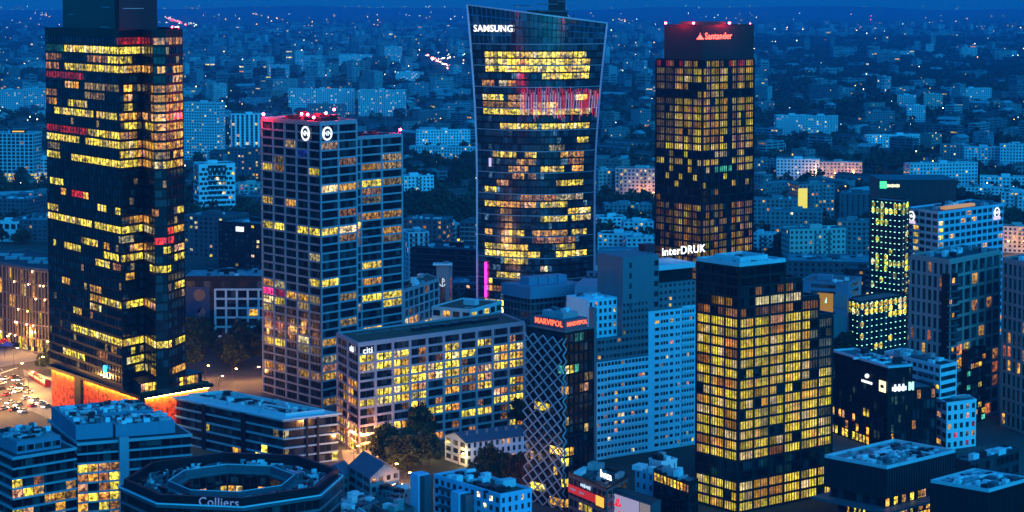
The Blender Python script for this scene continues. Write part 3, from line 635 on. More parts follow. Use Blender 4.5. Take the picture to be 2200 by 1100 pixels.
for e, nb in ((3, 10), (0, 12)):
    A, B = g_poly[e], g_poly[(e + 1) % 4]; wall_panes(P, A, B, 0, fh, nf, nb, lit_t, .23, .03, .2, -.32, 1, e); columns(t, A, B, nb // 2, 0, ztb, 1.1, .5, BLK, .06, first=(e != 0)); fins(t, A, B, nb * 2, 0, ztb, .2, .3, BLK, 0)
P.finish()
cr = [g_poly[0] + Vector((0, 1.2)), Vector(atD(1615, 975).xy), g_poly[2] + Vector((-3, -5)), Vector(atD(1424, 968).xy)]
zc = zat(55, 955); MB().prism(cr, ztb + .5, zc).build('crown', paint('crown_black', (.02, .021, .024), .4, 0, .4, .1), t)
parapet(t, cr, zc - .05, .5, .4, DKM, .1, 'crown_rim')
for px in (1430, 1490, 1567, 1612): p = atD(px, 958 if px != 1490 else 955, zc + .3); beacon(t, p, .5 if px in (1430, 1490, 1567) else .25, .5)
p = atD(1510, 962, zc + 1.2); piece('roof_crane', p, (1, .05), 22, 1.4, 1.5, DKM, t)
sign(t, 'Santander', wallpt(cr[0], cr[1], .30, zat(78, 955), .4), dirof(cr[0], cr[1]), 4.6, glow('sign_red', (1, .10, .07), 1.6), bold=.06)
p = wallpt(cr[3], cr[0], .97, zat(78, 955), .5)
fl = MB()
for k, (dx, h) in enumerate(((-.9, 1.6), (0, 2.8), (.9, 1.6))): fl.beam((p.x + dx, p.y - .2, p.z - .9), (p.x + dx * .4, p.y - .2, p.z + h - 1.0), .9, w2=.15, n=8)
fl.beam((p.x - 1.7, p.y - .2, p.z - 1.1), (p.x + 1.7, p.y - .2, p.z - 1.1), .6, n=6); fl.build('sign_emblem', MAT['sign_red'], t)

# ------------------------------------------------------------------ stepped tower full of yellow light
ry = random.Random(81)
def lit_y(px, py, i, j, face):
    r = 23 - i
    if i in (3, 4): return jit(TEA, .05, ry) if ry.random() < .15 else None
    if r <= 2: return jit(O, .35, ry) if face != 3 and px > 1620 and r == 2 and ry.random() < .5 else None
    if r == 3: return jit(W if px > 1620 else O, 1.0 if px > 1620 else .6, ry) if (px > 1617 or 1530 < px < 1580) else None
    if r == 4: return jit(K_, 1.0, ry) if ry.random() < .8 else None
    if px > 1748: 
        if r < 11 or 14 < r < 16: return jit((.10, .12, .09), .8, ry) if ry.random() < .7 else None
    k = hash((i, j // 2, face, 3)) % 100
    if ry.random() < .04: return None
    c = Y if k < 84 else (O if k < 95 else K_)
    return jit(c, 1.0, ry, .22)
DY = 640.0
yc, yl = Vector(atD(1585, DY).xy), Vector(atD(1494, 655).xy)
y_ends = [Vector(atD(px, D).xy) for px, D in ((1683, 652.5), (1719, 657.2), (1756, 662), (1786, 666))]
dirr = dirof(yc, y_ends[-1]); nrm = Vector((-dirr.y, dirr.x))
y_ends = [yc + dirr * ((e - yc).dot(dirr)) for e in y_ends]
t = thing('stepped_tower', 'stepped glass tower with nearly every storey glowing yellow behind blinds', 'tower', (*yc, 0))
fh = 82.0 / 24; P = Panes(t, GLZ); back = yl - yc
DKG = paint('dark_green_frame', (.018, .024, .026), .4, .3, .3)
st = [yc] + y_ends; tops = [24, 22, 20, 18]; nbs = [6, 2, 2, 2]
for k in range(4):
    a, b = st[k], st[k + 1]; sh = Vector((0, 0)) if k == 0 else dirr * .004; bk = back if k == 0 else back * (1 - .06 * k)
    pl = [a + sh, b, b + bk, a + sh + bk]; zt = tops[k] * fh
    core(t, pl, 0, zt - .05, CORE, .4); slabs(t, pl, 0, fh, tops[k], fh * .22, DKG, 0, True, base_lift=-.08)
    edges = ((0, nbs[k]), (3, 6)) if k == 0 else ((0, nbs[k]),)
    for e, nb in edges:
        A, B = pl[e], pl[(e + 1) % 4]; wall_panes(P, A, B, 0, fh, tops[k], nb, lit_y, .21, .03, .22, -.33, 1, e)
        columns(t, A, B, nb // 2, 0, zt + .5, .75, .5, DKG, .07, first=(e != 0 or k == 0)); fins(t, A, B, nb * 3, 0, zt, .1, .25, DKG, 0)
    MB().prism(inset(pl, .8), zt + .5, zt + .85).build('roof', RPW, t); parapet(t, pl, zt + .5, 1.3, .5, PALE if k == 0 else DKG, .05)
    if k == 0:
        mid = [pl[0].lerp(pl[2], .2), pl[1].lerp(pl[3], .2), pl[2].lerp(pl[0], .2), pl[3].lerp(pl[1], .2)]
        MB().ring(mid, inset(mid, .6), zt + .85, zt + 3.0).build('plant_screen', PALE, t); clutter(t, mid, zt + .85, 20, PLANT, random.Random(5), .8, 2.4, .8, 2.2, .08); pipes(t, mid, zt + .85, 10, random.Random(7)); clutter(t, pl, zt + .85, 22, PLANT, random.Random(6), 1, 2.5, .5, 1.2, .06)
P.finish()

# ------------------------------------------------------------------ lattice-front tower with red lettering
def q3(L, C, R, z): return corner3(at(*L, z), at(*C, z), at(*R, z))
def flat(x0, x1, D, dep, tilt=0.0):
    """footprint of a block that faces the camera: photo columns x0..x1 at distance D"""
    a, b = atD(x0, D + tilt), atD(x1, D); d = dirof(a, b); n = Vector((-d.y, d.x)) * dep; return [Vector(a.xy), Vector(b.xy), Vector(b.xy) + n, Vector(a.xy) + n]
rm = random.Random(91)
m_poly = corner3(atD(1130, 659), atD(1213, 645), atD(1275, 655))
t = thing('lattice_tower', 'narrow dark tower behind a white diamond lattice with red letters on its roof', 'tower', (*m_poly[0], 0))
zt = 59.0; nf = 17; fh = zt / nf
tabm = strips(1100, 850, 4.4, [(215,90,360,110,Y,.9),(160,495,330,530,Y,1.0),(330,530,520,545,Y,.9),(510,500,590,505,O,.8),(650,550,720,550,Y,1.1),(480,660,660,655,Y,1.3),(400,730,520,790,Y,1.0),(180,840,310,860,Y,.9),(390,860,520,840,Y,.9),(370,1000,520,1000,O,.7)], 7) + strips(1100, 540, 3.44, [(335,895,400,890,TEA,.7),(385,885,455,880,Y,1.1),(455,875,490,875,TEA,.8),(450,660,520,650,TEA,.15),(380,1015,420,1010,O,.5),(510,1000,545,1000,O,.5),(140,1100,220,1110,Y,.8)], 7)
litm = strip_lit(tabm, rm, .05, DIM)
core(t, m_poly, 0, zt - .02, CORE, .35); slabs(t, m_poly, 0, fh, nf, fh * .2, BLK, 0, True, base_lift=-.06)
P = Panes(t, GLZ)
wall_panes(P, m_poly[3], m_poly[0], 0, fh, nf, 10, litm, .19, .03, .15, -.28, 0, 3); wall_panes(P, m_poly[0], m_poly[1], 0, fh, nf, 6, litm, .19, .03, .15, -.28, 0, 0)
P.finish(); columns(t, m_poly[0], m_poly[1], 6, 0, zt, .25, .3, BLK, .04)
A, B = m_poly[3], m_poly[0]; LAT = paint('lattice_white', (.52, .42, .45), .5, 0, .2); ln = (B - A).length; w2, h2 = ln / 8, 1.93; d = dirof(A, B); nn = Vector((d.y, -d.x))
def lp(i, k):
    p = A + d * (i * w2) + nn * (1.0 + .55 * math.sin(k * .52) * (1 if i in (0, 8) else .6)); return Vector((p.x, p.y, k * h2))
for i in range(8):
    for k in range(30):
        a, b = (lp(i, k), lp(i + 1, k + 1)) if (i + k) % 2 == 0 else (lp(i, k + 1), lp(i + 1, k)); MB().beam(a, b, .36).build('lattice_bar', LAT, t)
A2 = m_poly[0] + nn * .9   # the lattice folds a little way round the corner
d2 = dirof(m_poly[0], m_poly[1])
for k in range(30):
    p = A2; a = Vector((p.x, p.y, k * h2)); b = Vector((p.x + d2.x * 1.6, p.y + d2.y * 1.6, k * h2 + h2)) if k % 2 else Vector((p.x + d2.x * 1.6, p.y + d2.y * 1.6, k * h2)); a = a if k % 2 else Vector((a.x, a.y, a.z + h2)); MB().beam(a, b, .36).build('lattice_bar', LAT, t)
ins = inset(m_poly, 1.6)
MB().prism(ins, zt + .5, zt + 4.4).build('roof_box', paint('sign_backing', (.10, .11, .13), .6), t); MB().prism(inset(m_poly, .3), zt + .6, zt + 1.0).build('roof', RPL, t)
mid = [p.lerp(sum(ins, Vector((0, 0))) / 4, .35) for p in ins]; MB().prism(mid, zt + 4.4, zt + 6.4).build('roof_plant', PLANT, t); clutter(t, mid, zt + 6.4, 5, PLANT, rm, 1, 2.5, .6, 1.4)
sr = glow('sign_red_orange', (1, .13, .05), .8)
sign(t, 'MARVIPOL', wallpt(ins[3], ins[0], .52, zt + 3.0, .3), dirof(ins[3], ins[0]), 2.75, sr, bold=.05); sign(t, 'MARVIPOL', wallpt(ins[0], ins[1], .52, zt + 3.0, .3), dirof(ins[0], ins[1]), 2.0, sr, bold=.05)

# ------------------------------------------------------------------ tall blue and grey block of flats
rf = random.Random(101)
SKYB = paint('light_blue_render', (.50, .84, .90), .8, 0, .10); GREY = paint('slate_grey_render', (.17, .19, .21), .8, 0, .12)
litf = prob_lit(.075, [O, O, Y, (.7, .2, .08), W], rf, .75)
dA = Vector(atD(1283, 716).xy); dB = Vector(atD(1494, 742).xy); dd = dirof(dA, dB); bk = Vector((-dd.y, dd.x))
def along(px):
    """point of the street front in photo column px"""
    k = (px - 1100) / F; dep0 = dA.y * CP + 130 * SP; u = (k * dep0 - dA.x) / (dd.x - k * dd.y * CP); return dA + dd * u
t = thing('blue_apartment_tower', 'tall light blue and slate grey block of flats with many small windows', 'building', (*dA, 0))
fh = 2.76; P = Panes(t, GLF, most=300, minpx=7)
def vol(px0, px1, z0, z1, setb, dep, wall, bays=0, ww=.45, rows=True, name='wall', lift=.0, litk=litf, wh=(.40, .16)):
    a, b = along(px0) + bk * setb, along(px1) + bk * setb; pl = [a, b, b + bk * dep, a + bk * dep]
    MB().prism(pl, z0, z1).build(name, wall, t)
    if bays:
        n = max(1, round((z1 - z0) / fh)); ln = (b - a).length
        wall_panes(P, a, b, z0, (z1 - z0) / n, n, bays, litk, wh[0], wh[1], ln / bays * ww, .05, 0, 0)
    return pl
vol(1276, 1283, 0, 57, .4, 18, GREY)
vol(1283.2, 1305, 0, 36.5, .02, 16, SKYB, 3, .3); vol(1305.2, 1393, 0, 36.6, 0, 18, SKYB, 12, .28)
vol(1283.2, 1393, 36.65, 45, .05, 18, GREY, 13, .3)
vol(1337, 1393, 45.05, 57.8, .10, 16, GREY, 7, .5)
pl = vol(1275, 1336.8, 45.05, 59.6, 3.2, 14, SKYB)
wall_panes(P, pl[0], pl[1], 45.2, 2.76, 5, 6, litf, .3, .15, 1.1, .05)
vol(1393.2, 1404, 0, 53.4, .08, 20, paint('blue_render_deep', (.42, .84, .92), .8, 0, .08))
vol(1404.2, 1494, 0, 53.4, .06, 20, SKYB)
for (x0, x1, nb, ww) in ((1406, 1417, 1, .22), (1419, 1436, 3, .3), (1438, 1448, 1, .35), (1451, 1461, 2, .35), (1464, 1492, 5, .3)):
    p, q = along(x0), along(x1); wall_panes(P, p, q, 0.5, fh, 19, nb, litf, .4, .18, (q - p).length / nb * ww, .01)
vol(1415.2, 1494, 53.45, 63.5, .10, 18, GREY, 8, .5)
vol(1338, 1415, 53.45, 74.8, .14, 16, GREY)
for x0, x1, nb in ((1352, 1357, 1), (1405, 1414, 1)):
    p, q = along(x0), along(x1); wall_panes(P, p, q, 54, 3.9, 5, nb, None, .25, .25, .1, -.08)
vol(1415.3, 1494, 63.55, 68.4, 2.4, 14, BLK); vol(1415.2, 1494, 68.45, 70.4, .3, 17, PALE, name='roof_slab')
P.finish()
for k in range(20):   # balcony slabs on the bright fronts
    z = .5 + k * fh
    for x0, x1 in (((1464, 1492),) if k % 1 == 0 else ()):
        p, q = along(x0), along(x1); c = (p + q) / 2 - bk * .3; piece('balcony', (c.x, c.y, z + .75), dd, (q - p).length, .7, .8, SKYB, t)
    if k < 12:
        p, q = along(1306), along(1392); c = (p + q) / 2 - bk * .25; piece('balcony', (c.x, c.y, z + .4), dd, (q - p).length, .5, .75, SKYB, t)
clutter(t, [pl[0], pl[1], pl[2], pl[3]], 59.6, 12, PLANT, rf, .8, 2, .5, 1.3)
sign(t, 'interDRUK', atD(1469, 752, zat(538, 752)), dd, 4.4, glow('sign_bright', (1, .97, .92), 2.2), bold=.06)
for px in (1430, 1450, 1470, 1490, 1506): p = atD(px, 752.5, 72); piece('sign_post', (p.x, p.y, 71.6), (1, 0), .15, .15, 3, DKM, t)
p = atD(1390, 742, 75.2); piece('roof_hut', (p.x, p.y, 76.0), dd, 5, 4, 3, paint('dull_red_panel', (.25, .02, .03), .6), t)

# ------------------------------------------------------------------ offices near the lower left
rb = random.Random(111)
BAND = paint('pale_blue_band', (.34, .42, .46), .5, 0, .15); PLB = paint('blue_grey_cladding', (.15, .25, .34), .6, 0, .12)
def lit_bl(px, py, i, j, face):
    if py < 1015: return None
    if py < 1035 and px < 165: return jit(K_, .3, rb) if rb.random() < .3 else None
    if px < 165: return jit(rb.choice([Y, O, Y, O]), .8, rb) if 30 < px and rb.random() < .6 else None
    if px < 256: return jit(rb.choice([Y, O, Y, K_]), 1.0, rb) if rb.random() < .8 else None
    return None
zb = 26.0
bl = q3((-45, 955), (27, 988), (165, 966), zb)
t = generic('banded_office', 'dark office with pale bands and a blue roof box, lower left corner', 'building', bl, 0.4, zb, 8, {0: 6, 3: 4}, BAND, lit_bl, .12, .05, .35, .9, BAND, GLZ, RDK, .5, 0, rng=rb, col=False)
pb = inset(bl, [3.5, 4, 3, 3]); MB().prism(pb, zb + .6, zb + 4.6).build('roof_box', PLB, t); MB().prism(inset(pb, .5), zb + 4.5, zb + 4.75).build('roof_box_top', RPW, t); clutter(t, pb, zb + 4.75, 34, PLANT, rb, .8, 2.6, .4, 1.6, .06); pipes(t, pb, zb + 4.75, 16, rb)
A, B = pb[0], pb[1]; P = Panes(t, GLZ); wall_panes(P, A, B, zb + 1.0, 2.4, 1, 5, None, .2, .1, .5, .06); P.finish()
def lit_bm(px, py, i, j, face):
    if px < 256 and py > 998: return jit(rb.choice([Y, Y, O, K_]), 1.0, rb) if rb.random() < .8 else None
    return jit(K_, .3, rb) if rb.random() < .05 else None
bm = q3((140, 936), (166, 957), (413, 937), zb); s_ = (bm[3] - bm[0]).normalized(); bm = [bm[0], bm[1], bm[1] + s_ * 40, bm[0] + s_ * 40]
t = generic('terraced_office', 'banded office with lit rooms below, pale lift shaft and blue roof boxes crowded with plant', 'building', bm, 0.4, zb, 8, {0: 11}, BAND, lit_bm, .12, .05, .35, .9, BAND, GLZ, RDK, .5, 0, rng=rb, col=False)
a = bm[1] - bm[0]; b = bm[3] - bm[0]
def sub(u0, u1, v0, v1): return [bm[0] + a * u0 + b * v0, bm[0] + a * u1 + b * v0, bm[0] + a * u1 + b * v1, bm[0] + a * u0 + b * v1]
for u0, u1, v0, v1, h in ((.02, .34, .12, .95, 5.2), (.36, .88, .10, .46, 4.4), (.345, .80, .47, .93, 5.6)):
    s4 = sub(u0, u1, v0, v1); MB().prism(s4, zb + .7, zb + h).build('roof_box', PLB, t); MB().prism(inset(s4, .5), zb + h - .05, zb + h + .12).build('roof_box_top', RPW, t); parapet(t, s4, zb + h - .02, .5, .4, PLB, .02); clutter(t, s4, zb + h + .12, 44, PLANT, rb, .7, 2.4, .4, 1.5, .06); pipes(t, s4, zb + h + .12, 16, rb)
p = wallpt(bm[0], bm[1], .395, 13.6, .6); piece('lift_shaft', (p.x, p.y, 13.9), a.normalized(), 3.0, 2.4, 27.8, paint('lilac_grey_panel', (.33, .36, .42), .5, 0, .2), t)

# office with bands beside the glowing base
zo = 16.8
ob = q3((375, 858), (609, 906), (727, 893), zo)
tabo = strips(260, 800, 3.667, [(1065,625,1145,630,Y,1.4),(1605,625,1730,625,Y,1.4),(870,620,960,640,O,.9),(1290,520,1360,515,W,.4),(640,400,700,405,Y,.4)], 9)
t = generic('glass_office', 'five storey dark glazed office with thin pale bands, before the glowing red base', 'building', ob, 0, zo, 5, {0: 9, 3: 19}, BAND, strip_lit(tabo, rb, .03, DIM), .13, .04, .2, .8, BAND, GLZ, RDK, 0, 0, rng=rb, col=False)
MB().prism(inset(ob, -.7), zo + .55, zo + 1.0).build('roof_edge', PALE, t)
ri = inset(ob, 3.0); parapet(t, ri, zo + 1.0, 1.3, .5, PALE); MB().prism(inset(ri, .6), zo + 1.0, zo + 1.15).build('roof_deck', RPL, t); clutter(t, ri, zo + 1.15, 40, PLANT, rb, .8, 3, .5, 1.8, .06); pipes(t, ri, zo + 1.15, 22, rb)
for u in (.28, .645):
    p = wallpt(ob[3], ob[0], u, zo / 2, .12); piece('dark_slot', p, dirof(ob[3], ob[0]), 2.2, .5, zo + .9, BLK, t)
for u in (.42, .62):
    p = wallpt(ob[0], ob[1], u, zo / 2, .12); piece('dark_slot', p, dirof(ob[0], ob[1]), .8, .4, zo + .9, BLK, t)

# eight-sided office round a courtyard
CO = atD(500, 583); ro = random.Random(121); zo = 24.0
def octo(r, rot=.22, sq=.92): return [Vector((CO.x + r * math.cos(rot + k * math.pi / 4), CO.y + r * sq * math.sin(rot + k * math.pi / 4))) for k in range(8)]
o1, o2, o3, o4 = octo(33.5), octo(15.5), octo(30.2), octo(19.0)
t = thing('octagonal_office', 'eight-sided dark office round a lit courtyard, its roof crowded with pale plant', 'building', (CO.x, CO.y, 0))
MB().ring(inset(o1, .4), inset(o2, -.4), 0, zo).build('core', CORE, t)
FRB = paint('steel_blue_frame', (.14, .18, .21), .5, .2, .2)
for k in range(7):
    MB().ring(o1, inset(o1, .8), k * 3.4, k * 3.4 + .7).build('floor_band', FRB, t); MB().ring(inset(o2, -.8), o2, k * 3.4, k * 3.4 + .6).build('floor_band', BLK, t)
P = Panes(t, GLZ); 
for e in range(8):
    wall_panes(P, o1[e], o1[(e + 1) % 8], 0, 3.4, 7, 10, None, .22, .03, .3, -.34, 0, e)
    cs = [jit(Y, .9, ro), jit(O, .9, ro)]
    wall_panes(P, o2[(e + 1) % 8], o2[e], 0, 3.4, 7, 5, (lambda px, py, i, j, f, e=e: jit(ro.choice([Y, O, O]), 1.0, ro) if (i in (4, 5) and e in (0, 1, 2, 3) and ro.random() < .55) else None), .2, .03, .3, -.34, 0, e)
P.finish()
MB().ring(inset(o1, 1.0), inset(o2, -.9), zo + .02, zo + .3).build('roof', RPL, t)
MB().ring(inset(o1, -.3), inset(o1, .9), zo + .05, zo + 1.2).build('parapet', SLATE, t); MB().ring(o4, inset(o4, .5), zo + .3, zo + 2.2).build('inner_parapet', SLATE, t)
MB().ring(inset(o1, -.42), inset(o1, -.05), zo + 1.0, zo + 1.35).build('roof_edge', WHITE, t); MB().ring(inset(o4, -.12), inset(o4, .12), zo + 2.2, zo + 2.4).build('inner_edge', PALE, t); dk = octo(32.2); MB().ring(dk, inset(dk, 1.2), zo + .3, zo + 3.4).build('plant_screen', BLK, t)
for k in range(240):
    an = ro.uniform(0, 2 * math.pi); r = ro.uniform(20.8, 28.2); p = (CO.x + r * math.cos(an), CO.y + r * .92 * math.sin(an)); e = int(((an - .22) % (2 * math.pi)) // (math.pi / 4)); d = dirof(o1[e], o1[(e + 1) % 8])
    h = ro.choice([.5, .8, 1.2, 1.6]); w = ro.choice([.6, 1, 1.5, 2, 3]); piece('roof_unit', (p[0], p[1], zo + .3 + h / 2), d, w, ro.choice([.6, 1, 1.5]), h, ro.choice([PLANT, WHITE, SLATE, DKM, BLK]), t)
MB().prism(o2, .1, .3).build('courtyard', PAVE, t)
for k, (dx, dy) in enumerate(((-5, 3), (4, 5), (1, -2))): piece('courtyard_lamp', (CO.x + dx, CO.y + dy, 3), (1, 0), .5, .5, .5, glow('warm_lamp', (1, .5, .15), 30, True), t)
pa, pb_ = dk[5], dk[6]
sign(t, 'Colliers', wallpt(dk[5], dk[6], .72, zo + 1.9, .25), dirof(dk[5], dk[6]), 3.6, glow('sign_dim', (.16, .30, .55), .22), bold=.0)

# ------------------------------------------------------------------ small houses and flats at the bottom
def gable(t, poly, z0, ze, zr, wall, roof, along0=True):
    """walls, gables and a pitched roof over a four-cornered plan; the ridge runs along edge 0"""
    p = [Vector((q[0], q[1], 0)) for q in poly]; MB().prism([q.xy for q in poly] if hasattr(poly[0], 'z') else poly, z0, ze).build('wall', wall, t)
    m1, m2 = (p[0] + p[3]) / 2, (p[1] + p[2]) / 2
    if not along0: p = p[1:] + p[:1]; m1, m2 = (p[0] + p[3]) / 2, (p[1] + p[2]) / 2
    mg = MB(); E = [Vector((q.x, q.y, ze)) for q in p]; r1, r2 = Vector((m1.x, m1.y, zr)), Vector((m2.x, m2.y, zr))
    mg.add([E[0], E[3], r1], [(0, 1, 2)]); mg.add([E[1], E[2], r2], [(0, 1, 2)]); mg.build('gable', wall, t)
    d = (r2 - r1).normalized() * .5; c = (r1 + r2) / 2
    for s1, s2 in ((E[0], E[1]), (E[3], E[2])):
        o = ((s1 + s2) / 2 - Vector((c.x, c.y, ze))).normalized() * .6; dn = Vector((0, 0, -.45 * (zr - ze) / max(1, ((s1 - Vector((m1.x, m1.y, ze))).length))))
        a_, b_, c_, d_ = s1 - d + o + dn, s2 + d + o + dn, r2 + d, r1 - d; up = Vector((0, 0, .22)); vs = [a_, b_, c_, d_] + [v + up for v in (a_, b_, c_, d_)]
        MB().add(vs, [(3, 2, 1, 0), (4, 5, 6, 7), (0, 1, 5, 4), (1, 2, 6, 5), (2, 3, 7, 6), (3, 0, 4, 7)]).build('roof_slope', roof, t)
rh = random.Random(131)
SLR = paint('slate_roof', (.09, .12, .16), .7, 0, .3, .6)
hp = q3((751, 1000), (795, 1027), (858, 1012), 9.5)
t = thing('gabled_house', 'grey gabled house with a dark slate roof below the grid-front office slab', 'house', (*hp[0], 0))
gable(t, hp, 0, 9.5, 13.2, paint('grey_render', (.30, .33, .35), .85), SLR, False)
P = Panes(t, GLF, minpx=6); wall_panes(P, hp[0], hp[1], .5, 3, 3, 4, None, .3, .15, 1.6, .05); wall_panes(P, hp[3], hp[0], .5, 3, 3, 3, None, .3, .15, 1.6, .05); P.finish()
hq = q3((703, 1004), (738, 1022), (757, 1012), 7.5)
t = thing('small_annexe', 'low grey annexe beside the gabled house', 'house', (*hq[0], 0)); gable(t, hq, 0, 7.5, 9.5, CON, SLR)
P = Panes(t, GLF, minpx=6); wall_panes(P, hq[0], hq[1], .5, 3, 2, 2, None, .3, .15, 1.6, .05); wall_panes(P, hq[3], hq[0], .5, 3, 2, 3, None, .3, .15, 1.6, .05); P.finish()
for k, (L, C, R, z, lab) in enumerate((((728, 1075), (770, 1096), (815, 1080), 6, 'low flat-roofed shed with vents between the octagonal office and the houses'), ((800, 1085), (842, 1108), (890, 1092), 8, 'flat-roofed workshop cut off by the bottom edge, left of the light blue flats'), ((700, 1092), (742, 1120), (790, 1104), 9, 'pale flat roof at the bottom edge right of the octagonal office'), ((812, 1050), (848, 1064), (888, 1052), 6, 'small flat-roofed shed behind the light blue flats'))):
    sp_ = q3(L, C, R, z); generic('shed', lab, 'shed', sp_, 0, z, 2, {0: 4, 3: 4}, [CON, SLATE, PALE, CON][k], None, .35, .25, 1.6, .05, glass=GLF, roof=[RPL, GRN, RPW, RPL][k], units=9, rng=rh, slab=False, par=.5, minpx=7)

# light blue flats
BLU = paint('clear_blue_render', (.42, .60, .78), .8, 0, .08); z5 = 17.5
fb = q3((932, 1023), (1075, 1067), (1143, 1054), z5)
def lit_fb(px, py, i, j, face): return jit(W, 1.3, rh) if (1040 < px < 1062 and 1070 < py < 1090) or rh.random() < .05 else None
t = generic('blue_flats', 'light blue low flats with roof air units and projecting wall boxes at the bottom', 'building', fb, 0, z5, 6, {0: 5, 3: 11}, BLU, lit_fb, .25, .2, 1.5, .05, glass=GLF, roof=GRN, par=.9, units=26, unitmat=PALE, rng=rh, slab=False, minpx=6)
for u, z, w in ((-.16, 17.8, 4.2), (.47, 16.0, 4.0)):
    p = wallpt(fb[3], fb[0], u, z / 2, 1.6); piece('wall_box', p, dirof(fb[3], fb[0]), w, 4.6, z, BLU, t)
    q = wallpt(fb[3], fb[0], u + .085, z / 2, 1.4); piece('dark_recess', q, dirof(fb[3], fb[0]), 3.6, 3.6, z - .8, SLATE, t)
for i in range(1, 6):
    p = wallpt(fb[3], fb[0], .25, i * 2.9, .5); piece('balcony', (p.x, p.y, i * 2.9), dirof(fb[3], fb[0]), 10, 1.0, .9, SLATE, t)

# white old tenement
ot = q3((956, 936), (1002, 951), (1134, 934), 9.0)
t = thing('white_tenement', 'low white tenement with a dark pitched roof among the trees', 'building', (*ot[0], 0))
gable(t, ot, 0, 9.0, 11.5, WHITE, SLR)
def lit_ot(px, py, i, j, face): return jit(O, .7, rh) if rh.random() < .08 else None
P = Panes(t, GLF, minpx=5); wall_panes(P, ot[0], ot[1], .3, 2.9, 3, 11, lit_ot, .25, .15, 1.3, .05); wall_panes(P, ot[3], ot[0], .3, 2.9, 3, 3, lit_ot, .25, .15, 1.8, .05); P.finish()
for k in range(6): p = wallpt(ot[0], ot[1], .1 + .16 * k, 11.2, -4.5); piece('chimney', p, dirof(ot[0], ot[1]), .9, .7, 1.8, CON, t)

# ------------------------------------------------------------------ shopping block and neighbours at the bottom
rk = random.Random(141)
mk = q3((1222, 1022), (1304, 1056), (1350, 1030), 14.0)
t = generic('sign_block', 'dark shop block with a red sign band and white roof lettering', 'building', mk, 0, 14, 4, {0: 4, 3: 8}, BLK, prob_lit(lambda px, py, i, j, f: .25 if i < 2 else .03, [O, Y], rk, .6), .2, .1, .4, .3, SLATE, GLZ, RDK, .6, 10, rng=rk)
d = dirof(mk[3], mk[0]); p = wallpt(mk[3], mk[0], .48, 10.2, .35); piece('sign_band', p, d, (mk[0] - mk[3]).length * .92, .4, 2.6, glow('red_sign_band', (.55, .01, .015), .3), t)
p = wallpt(mk[3], mk[0], .86, 10.1, .62); piece('lit_sign_panel', p, d, (mk[0] - mk[3]).length * .2, .15, 3.2, glow('amber_sign', (1, .5, .05), .45), t)
for k in range(9): p = wallpt(mk[3], mk[0], .08 + .035 * k + (.08 if k > 4 else 0), 10.3, .6); piece('sign_letter', p, d, .42, .12, .5 + .25 * (k % 2), MAT['sign_dim'], t)
for k in range(6): p = wallpt(mk[3], mk[0], .36 + .045 * k, 12.9, .45); piece('sign_letter', p, d, .7, .12, .8 + .2 * (k % 3), glow('sign_grey', (.4, .5, .6), .6), t)
sign(t, 'boza', wallpt(mk[3], mk[0], .70, 17.2, -4.0), d, 3.4, MAT['sign_bright'], bold=.1)
p = wallpt(mk[3], mk[0], .70, 14.8, -4.1); piece('sign_frame', p, d, 5.5, .2, 1.4, DKM, t)
bb = q3((1306, 1054), (1400, 1085), (1420, 1075), 12.0)
t = thing('billboard_building', 'low building with a pale billboard of red script on its side', 'building', (*bb[0], 0)); MB().prism(bb, 0, 12.2).build('wall', SLATE, t); MB().prism(inset(bb, .4), 12.2, 12.4).build('roof', RDK, t)
d = dirof(bb[3], bb[0]); ln = (bb[0] - bb[3]).length; p = wallpt(bb[3], bb[0], .37, 7.2, .2); piece('billboard', p, d, ln * .70, .3, 9.0, glow('billboard_face', (.42, .36, .50), .3), t)
p = wallpt(bb[3], bb[0], .86, 7.6, .2); piece('billboard', p, d, ln * .22, .3, 8.2, glow('billboard_side', (.35, .27, .24), .25), t)
rsx = glow('script_red', (.75, .015, .03), .45); sc_ = MB(); q0 = wallpt(bb[3], bb[0], .36, 7.0, .42)
def script(pts):
    for (x0, y0), (x1, y1) in zip(pts[:-1], pts[1:]): sc_.beam((q0.x + d.x * x0, q0.y + d.y * x0, q0.z + y0), (q0.x + d.x * x1, q0.y + d.y * x1, q0.z + y1), .38)
script([(-4.2, 1.2), (-3.2, 1.6), (-2.6, 3.2), (-1.9, 3.6), (-2.0, 2.2), (-3.1, 1.2), (-1.6, 1.4), (-.7, 2.1), (-1.2, 1.2)])
script([(-2.2, -1.6), (-1.4, -.2), (-1.8, -2.2), (-.6, -1.2), (-.2, -2.3), (.6, -1.0), (.4, -2.4), (1.5, -1.2), (1.7, -2.4), (2.6, -1.3), (2.4, -2.5), (3.6, -1.2), (3.8, -2.6), (4.6, -1.6)])
script([(-1.6, -2.9), (4.2, -3.2)]); sc_.build('script_lettering', rsx, t)
for L, C, R, z, nm, lab, wall, lp_ in (((1364, 1008), (1405, 1018), (1420, 1012), 14, 'blue_house', 'small clear blue house wall beside the shop block', BLU, .0), ((1394, 988), (1421, 996), (1455, 989), 16, 'white_hut', 'small white box house below the blue flats tower', WHITE, 0)):
    generic(nm, lab, 'house', q3(L, C, R, z), 0, z, 4, {0: 3, 3: 3}, wall, prob_lit(lp_, [O], rk), .3, .2, 2.0, .05, glass=GLF, roof=RPL, units=3, rng=rk, slab=False, minpx=5)
db = q3((1404, 1013), (1481, 1042), (1500, 1034), 17.5)
t = generic('dark_annexe', 'dark low office with a row of amber windows left of the stepped yellow tower', 'building', db, 0, 17.5, 5, {0: 3, 3: 11}, BLK, (lambda px, py, i, j, f: jit(rk.choice([Y, O]), .9, rk) if i == 4 and f == 3 else (jit(K_, .4, rk) if rk.random() < .05 else None)), .2, .08, .3, .3, DKG, GLZ, RPL, .4, 6, rng=rk)

